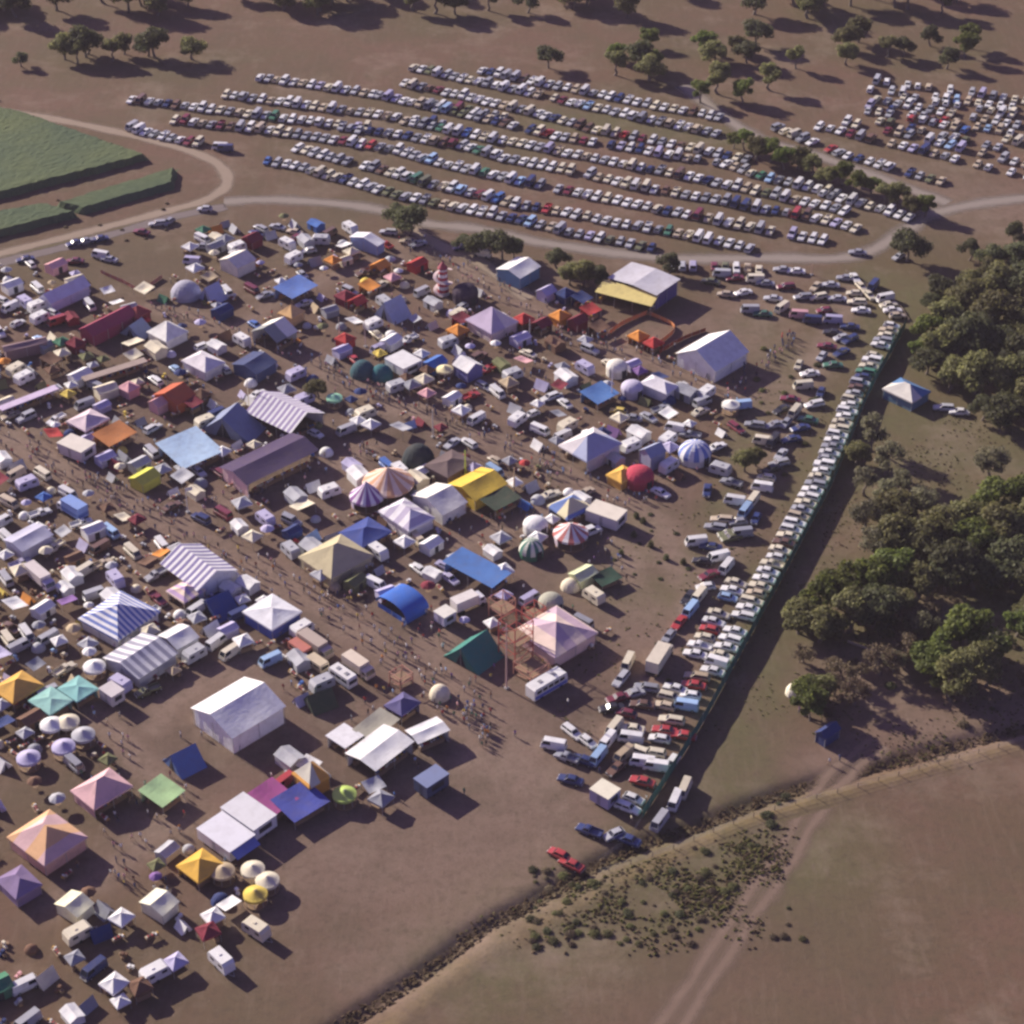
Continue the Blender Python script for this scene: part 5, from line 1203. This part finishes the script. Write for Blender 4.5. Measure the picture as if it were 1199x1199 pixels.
tag(cm.build('crowd', [CANVAS, SKIN, JEANS, HAIR] + SHM), 'tiny distant people crowding the upper lanes of the fair', 'crowd', kind='stuff')
# ================================================================== TREES
def tree_proto(name, seed, h, rw, leaf, n, lobes, sz=.42, openness=.55):
    rr = random.Random(seed); t = root(name)
    tr = MB(); tips = []
    p = Vector((0, 0, -.1)); r = .05 * h
    for k in range(4):
        q = p + Vector((rr.uniform(-.06, .06) * h, rr.uniform(-.06, .06) * h, h * .13)); tr.tube(p, q, r, r * .8, 7, caps=False); p = q; r *= .8
    for _ in range(lobes):
        a = rr.uniform(0, 6.28); e = rr.uniform(.1, 1.0); d = rw * rr.uniform(.35, .8)
        c = Vector((math.cos(a) * d * math.sqrt(1 - e * e * .5), math.sin(a) * d * math.sqrt(1 - e * e * .5), h * (.42 + .42 * e)))
        m_ = p * .5 + c * .5 + Vector((0, 0, -.05 * h)); tr.tube(p + Vector((0, 0, -rr.random() * .15 * h)), m_, r * .5, r * .3, 5, caps=False); tr.tube(m_, c, r * .3, .03, 5, caps=False); tips.append((c, rw * rr.uniform(.28, .55)))
    tips.append((Vector((0, 0, h * .82)), rw * .45))
    tr.build('trunk', BARK, t)
    cr = MB(); per = n // len(tips)
    for c, lr in tips:
        for _ in range(per):
            d = Vector((rr.gauss(0, 1), rr.gauss(0, 1), rr.gauss(0, 1))).normalized(); d.z *= .75
            o_ = c + d * lr * (rr.random() ** openness) + Vector((0, 0, -.12 * lr))
            nrm = (d + Vector((rr.gauss(0, .6), rr.gauss(0, .6), rr.gauss(0, .6) + .35))).normalized(); u = nrm.orthogonal().normalized(); w = nrm.cross(u); an = rr.uniform(0, 6.28)
            u2 = u * math.cos(an) + w * math.sin(an); w2 = nrm.cross(u2); s1, s2 = sz * rr.uniform(.5, 1.1), sz * rr.uniform(.3, .7)
            cr.add([o_ - u2 * s1, o_ - w2 * s2, o_ + u2 * s1, o_ + w2 * s2], [(0, 1, 2, 3)])
    cr.build('crown', LEAF[leaf], t); return Proto(t)
TP = {('olive', 0): tree_proto('gum_tree', 1, 8, 4, 'olive', 3400, 12), ('olive', 1): tree_proto('gum_tree', 2, 8.5, 3.6, 'olive', 3000, 9), ('dark', 0): tree_proto('dark_tree', 3, 8, 4.2, 'dark', 3600, 13, .45),
      ('dark', 1): tree_proto('dark_tree', 4, 7.5, 3.8, 'dark', 3000, 9), ('green', 0): tree_proto('leafy_tree', 5, 7.5, 4, 'green', 3400, 12), ('green', 1): tree_proto('leafy_tree', 15, 7.5, 3.6, 'green', 3000, 9), ('dry', 0): tree_proto('dry_tree', 6, 7, 3.4, 'dry', 1300, 9, .34, .9), ('dry', 1): tree_proto('dry_tree', 26, 7, 3.4, 'dry', 1000, 8, .34, .9),
      ('pale', 0): tree_proto('pale_tree', 7, 8, 3.5, 'pale', 2200, 11, .36, .8), ('pale', 1): tree_proto('pale_tree', 8, 8, 3.3, 'pale', 1700, 8, .36, .9)}
TW = {'olive': 'olive gum tree', 'dark': 'dark dense tree', 'green': 'fresh green tree', 'dry': 'thin brownish tree', 'pale': 'pale feathery tree'}
def tree(x, y, w, kind, where=None, grp='trees beyond the green fence', hs=1.0, label=None):
    p = G(x, y); s = w / 8.0 * R.uniform(.92, 1.08)
    o = TP[(kind, R.randrange(2))].place(p, R.uniform(0, 6.28), scale=s); o.scale = (s, s, s * hs * R.uniform(.85, 1.1)); OCC.append((p.x, p.y, w * .35))
    if label: tag(o, label, 'tree', grp)
    else: AUTO.append((o, TW[kind], 'tree', grp))
landmark(*G(1068, 468)[:2], 'blue cream hut') if False else None
for x, y, w, k in [(1062, 306, 8.5, 'dark'), (1100, 352, 7, 'dark'), (1088, 362, 4, 'dark'), (1135, 305, 6, 'dark'), (1158, 318, 8, 'dark'), (1188, 285, 6, 'dark'), (1185, 322, 10, 'dark'), (1135, 345, 6, 'olive'), (1165, 355, 10, 'olive'), (1199, 360, 10, 'dark'),
                   (1130, 372, 9, 'olive'), (1165, 390, 11, 'olive'), (1105, 392, 8, 'olive'), (1085, 400, 7, 'green'), (1195, 400, 10, 'olive'), (1074, 420, 6, 'green'), (1100, 425, 9, 'olive'), (1130, 420, 9, 'dark'), (1085, 438, 7, 'dark'), (1165, 425, 9, 'dark'), (1195, 440, 10, 'dark'), (1215, 380, 11, 'olive'),
                   (1115, 455, 8, 'olive'), (1145, 462, 10, 'olive'), (1180, 465, 10, 'olive'), (1175, 500, 8, 'dark'), (1150, 492, 6, 'dark'), (1199, 490, 9, 'olive'), (1225, 460, 12, 'dark'), (1225, 500, 9, 'olive'),
                   (1020, 528, 8, 'pale'), (1003, 545, 6, 'olive'), (1036, 556, 8, 'pale'), (1055, 575, 6, 'pale'), (1012, 580, 7, 'pale'), (1160, 562, 8, 'pale'),
                   (1010, 622, 8, 'pale'), (1032, 600, 7, 'pale'), (1050, 618, 9, 'olive'), (1078, 606, 8, 'pale'), (1100, 640, 9, 'olive'), (1130, 625, 9, 'olive'), (1165, 605, 9, 'green'), (1195, 600, 10, 'green'), (1022, 655, 8, 'pale'), (1048, 650, 9, 'olive'), (1078, 655, 9, 'olive'), (1110, 625, 7, 'pale'), (1135, 655, 10, 'green'), (1165, 645, 10, 'olive'), (1198, 640, 11, 'olive'),
                   (1110, 685, 9, 'dark'), (1140, 690, 9, 'dark'), (1180, 680, 10, 'dark'), (1210, 700, 9, 'dark'), (1045, 690, 10, 'green'), (1018, 700, 9, 'green'), (1072, 705, 9, 'olive'), (985, 708, 9, 'green'), (960, 722, 8, 'green'), (935, 742, 7, 'olive'), (960, 752, 8, 'olive'), (992, 740, 9, 'olive'), (1022, 735, 8, 'dark'), (1050, 728, 8, 'olive'), (940, 775, 5, 'dry'),
                   (1095, 790, 9, 'green'), (1128, 765, 10, 'green'), (1158, 780, 9, 'green'), (1112, 820, 8, 'olive'), (1140, 800, 8, 'olive'), (1190, 745, 7, 'green'), (1215, 730, 8, 'olive'), (1075, 745, 7, 'dry'), (1060, 775, 7, 'dry'), (1030, 790, 8, 'dry'), (985, 800, 7, 'dry'), (1000, 825, 6, 'dry'), (1085, 730, 6, 'dry'), (945, 818, 5.5, 'green'), (942, 838, 6.5, 'green'), (962, 815, 5, 'olive'), (1215, 800, 8, 'dry'), (1240, 640, 12, 'olive'), (1240, 760, 9, 'dark')]:
    tree(x, y, w * 1.08, k)
    if y > 640 or (x > 1090 and y < 500): tree(x + R.uniform(-24, 24), y + R.uniform(-14, 14), w * R.uniform(.6, .95), R.choice([k, 'pale', 'olive', k]))
for x, y, w, k in [(464, 265, 8, 'dark'), (481, 275, 8, 'dark'), (544, 296, 6, 'dark'), (556, 301, 7, 'dark'), (572, 302, 7, 'dark'), (588, 304, 7, 'dark'), (602, 303, 6, 'dark'), (652, 314, 7, 'dark'), (668, 334, 7, 'olive'), (684, 336, 8, 'olive'), (700, 340, 7, 'dark'), (782, 322, 7, 'dark'), (372, 466, 6, 'olive'), (872, 552, 6, 'olive'), (884, 545, 5, 'olive')]:
    tree(x, y, w, k, grp='trees standing among the stalls')
i = 0
for p, u in walk(gline([(852, 172), (900, 192), (950, 210), (1000, 226), (1050, 244), (1092, 262)], 6), 4.2, .15):
    q = P((p.x, p.y, 0)); i += 1
    tree(q[0], q[1] + R.uniform(-7, 4), R.uniform(5.5, 8.0), 'green' if i < 17 and R.random() < .6 else ('olive' if i < 16 else 'dark'), grp='line of trees between the two car parks')
for x, y, w, k in [(820, 120, 8, 'green'), (840, 110, 9, 'olive'), (870, 120, 8, 'green'), (900, 105, 9, 'olive'), (760, 95, 9, 'olive'), (720, 88, 8, 'olive')] + [(R.uniform(-60, 1260), R.uniform(-12, 22), R.uniform(8, 12), R.choice(['dark', 'olive', 'olive'])) for _ in range(60)] + [(R.uniform(20, 260), R.uniform(60, 85), R.uniform(6, 10), R.choice(['dark', 'olive'])) for _ in range(10)] + [(R.uniform(640, 1250), R.uniform(48, 88), R.uniform(6, 10), R.choice(['green', 'olive', 'dark'])) for _ in range(22)]:
    tree(x, y, w, k, grp='scattered trees in the far paddocks')
# saplings on the empty green, low bushes
def bush_proto(seed, leaf, n=420):
    rr = random.Random(seed); m = MB()
    for _ in range(n):
        d = Vector((rr.gauss(0, 1), rr.gauss(0, 1), abs(rr.gauss(0, 1)))).normalized(); o_ = Vector((d.x * .9, d.y * .9, d.z * .95 + .05)) * rr.random() ** .5
        nrm = (d + Vector((rr.gauss(0, .6), rr.gauss(0, .6), rr.gauss(0, .6)))).normalized(); u = nrm.orthogonal().normalized(); w = nrm.cross(u); s1 = rr.uniform(.08, .2)
        m.add([o_ - u * s1, o_ - w * s1 * .6, o_ + u * s1, o_ + w * s1 * .6], [(0, 1, 2, 3)])
    for k in range(4): m.tube((0, 0, -.05), (rr.uniform(-.5, .5), rr.uniform(-.5, .5), .7), .05, .02, 4)
    return Proto(m.build('bush', LEAF[leaf]))
TRK = gline([(1030, 870), (985, 905), (950, 950), (915, 1010), (880, 1060), (820, 1150)])
BP = [bush_proto(1, 'dark'), bush_proto(2, 'olive'), bush_proto(3, 'dry')]
def bush(x, y, r, k, nm='bush', grp='low bushes on the bare ground', hs=1.0):
    p = G(x, y)
    if not free(p.x, p.y, .5, 1) or pd(p.x, p.y, TRK) < 4.2: return
    o = BP[k].place(p, R.uniform(0, 6)); o.scale = (r, r, r * hs)
    AUTO.append((o, ['dark bush', 'olive bush', 'brownish bush'][k], 'bush', grp))
for x, y in ((745, 606), (783 - 30, 612), (742, 628), (727, 650), (718, 668), (762, 640), (735, 590), (780, 655), (800, 660)): bush(x, y, .75, 0, hs=1.9)
for _ in range(170):
    x = R.uniform(620, 940); y = R.uniform(980, 1110)
    if (y - 985) > (900 - x) * .1: bush(x, y, R.uniform(.35, 1.1), R.choice([0, 1, 1, 2, 2]), grp='scrub between the ditch and the red track', hs=.6)
for _ in range(16): bush(R.uniform(895, 935), R.uniform(930, 1040), R.uniform(.5, 1.3), R.choice([0, 2]), grp='scrub between the ditch and the red track', hs=.6)
for _ in range(30): bush(R.uniform(670, 860), R.uniform(600, 800), R.uniform(.4, .9), R.choice([0, 1]), hs=.5)
for _ in range(26): bush(R.uniform(880, 960), R.uniform(400, 560), R.uniform(.5, 1.1), R.choice([0, 1, 1]), hs=.7)
for _ in range(40): bush(R.uniform(960, 1199), R.uniform(690, 860), R.uniform(.5, 1.3), R.choice([0, 1, 2, 2]), grp='undergrowth below the trees', hs=.7)
for _ in range(14): bush(R.uniform(60, 240), R.uniform(225, 285), R.uniform(.4, .8), 2, grp='scrub beside the pale dirt road', hs=.6)
def tufts(name, spots, mat, label):
    m = MB(); rr = random.Random(11)
    for x, y, sz, z in spots:
        for _ in range(3):
            a = rr.uniform(0, 6.28); c, q = math.cos(a) * sz, math.sin(a) * sz; h = sz * rr.uniform(.5, 1.0); l = rr.uniform(-.3, .3) * sz
            m.add([(x - c, y - q, z - .05), (x + c, y + q, z - .05), (x + c * .7 + l, y + q * .7, z + h), (x - c * .7 + l, y - q * .7, z + h)], [(0, 1, 2, 3)])
    tag(m.build(name, mat), label, 'grass', kind='stuff')
sp1, sp2 = [], []
for _ in range(9000):
    x = R.gauss(800, 120); y = R.gauss(1020, 42)
    p = G(x, y)
    if y < 968 + max(0, (880 - x)) * .33 or x > 925 + (1010 - y) * .35 or y > 1120: continue
    if math.sin(p.x * .35) * math.sin(p.y * .31 + 1) + R.uniform(-.8, .8) < .1: continue
    (sp1 if R.random() < .6 else sp2).append((p.x, p.y, R.uniform(.12, .4), 0))
for p, u in walk(DITCH, .35, .4):
    for _ in range(3):
        q = p + Vector((R.gauss(0, .9), R.gauss(0, .9), 0)); sp2.append((q.x, q.y, R.uniform(.15, .45), -.45))
for _ in range(5000):
    x, y = R.uniform(960, 1199), R.uniform(480, 900); p = G(x, y)
    if math.sin(p.x * .2) * math.sin(p.y * .17) + R.uniform(-.5, .5) > .1: (sp1 if R.random() < .5 else sp2).append((p.x, p.y, R.uniform(.1, .3), 0))
for _ in range(2500):
    x, y = R.uniform(640, 960), R.uniform(440, 860); p = G(x, y)
    if free(p.x, p.y, .2, 1) and math.sin(p.x * .3) * math.sin(p.y * .27) + R.uniform(-.5, .5) > .2: sp1.append((p.x, p.y, R.uniform(.1, .28), 0))
tufts('rough_grass', sp1, LEAF['olive'], 'rough olive grass tufts across the scrubby ground and clearing'); tufts('dry_grass', sp2, LEAF['dry'], 'dry brown grass tufts in the ditch and scrubby ground')
# fallen timber
p = G(1030, 770); t = root('fallen_branch', p, rad(-40)); tag(t, 'long pale fallen branch lying under the trees', 'branch')
m = MB(); m.tube((-7, 0, .3), (0, .8, .4), .22, .16, 6); m.tube((0, .8, .4), (6, 0, .2), .16, .06, 6); m.build('bough', flat('grey wood', (.38, .30, .25)), t)
m = MB(); m.tube((-1, .7, .4), (2.5, 3, .5), .08, .03, 5); m.tube((-3, .5, .4), (-.5, -2.2, .4), .08, .03, 5); m.build('twig', flat('grey wood', (.38, .30, .25)), t)

# ================================================================== LABELS FROM THE NEIGHBOURHOOD
LPX = [(P((x, y, 0)), x, y, s) for x, y, s in LAND]
LPX += [(P(G(*q)), G(*q).x, G(*q).y, s) for q, s in (((1068, 466), 'blue cream hut'),) if not any(l[2] == s for l in LAND)]
from collections import defaultdict
bk = defaultdict(list)
for o, ph, cat, grp in AUTO:
    x, y = o.location.x, o.location.y; q = P((x, y, 0))
    best = min(LPX, key=lambda l: math.hypot(l[1] - x, l[2] - y)); d = math.hypot(best[1] - x, best[2] - y)
    dx, dy = q[0] - best[0][0], q[1] - best[0][1]
    side = ('left of' if dx < 0 else 'right of') if abs(dx) > abs(dy) * 1.3 else ('behind' if dy < 0 else 'in front of')
    bk[(ph, best[3], side)].append((d, o, cat, grp))
for (ph, lm, side), L_ in bk.items():
    L_.sort(key=lambda t_: t_[0])
    for i, (d, o, cat, grp) in enumerate(L_):
        if len(L_) == 1: lab = '%s %s the %s' % (ph, side, lm)
        else: lab = '%s, %s nearest %s the %s' % (ph, ordn(i + 1) if i else 'the', side, lm)
        tag(o, lab, cat, grp)

# ================================================================== LIGHT, SKY, AIR
EL = rad(24.0); AZ = math.atan2(-.76, .65)
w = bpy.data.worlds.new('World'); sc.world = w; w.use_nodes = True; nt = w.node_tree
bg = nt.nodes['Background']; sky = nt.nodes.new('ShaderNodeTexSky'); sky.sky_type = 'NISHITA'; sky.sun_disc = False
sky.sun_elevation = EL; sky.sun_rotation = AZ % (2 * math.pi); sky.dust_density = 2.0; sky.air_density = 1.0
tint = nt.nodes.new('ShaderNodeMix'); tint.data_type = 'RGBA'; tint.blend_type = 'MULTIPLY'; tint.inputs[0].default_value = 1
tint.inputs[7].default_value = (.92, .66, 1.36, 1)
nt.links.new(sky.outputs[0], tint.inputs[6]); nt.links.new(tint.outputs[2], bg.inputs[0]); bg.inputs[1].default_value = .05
sd = bpy.data.lights.new('sun', 'SUN'); sd.energy = 5.0; sd.angle = rad(.5); sd.color = (1, .91, .76)
so = bpy.data.objects.new('sun', sd); COL.objects.link(so)
dirv = Vector((math.sin(AZ) * math.cos(EL), math.cos(AZ) * math.cos(EL), math.sin(EL)))
so.rotation_euler = dirv.to_track_quat('Z', 'Y').to_euler(); so.location = dirv * 500
HAZE = True
if HAZE:
    m = bpy.data.materials.new('haze'); m.use_nodes = True; nt = m.node_tree; nt.nodes.remove(nt.nodes['Principled BSDF'])
    pv = nt.nodes.new('ShaderNodeVolumePrincipled'); pv.inputs['Color'].default_value = (.86, .80, .88, 1); pv.inputs['Density'].default_value = .00007; pv.inputs['Anisotropy'].default_value = 0.0
    nt.links.new(pv.outputs[0], nt.nodes['Material Output'].inputs['Volume'])
    mb = MB(); lo, hi = -4200, 4200; mb.box((0, 0, 120), (9400, 9400, 250)); o = mb.build('haze', m); o['kind'] = 'stuff'
print('LABELLED', len(AUTO), 'people', PN, 'cars', NCAR[0], 'stuff', len(stuff), 'objs', len(bpy.data.objects))

vs = sc.view_settings; vs.view_transform = 'Standard'; vs.look = 'None'; vs.exposure = 0.68; vs.gamma = 1
sc.cycles.sample_clamp_direct = 5.0; sc.cycles.max_bounces = 4; sc.cycles.transparent_max_bounces = 8; sc.cycles.volume_bounces = 0
sc.cycles.pixel_filter_type = 'BLACKMAN_HARRIS'; sc.cycles.filter_width = 2.7
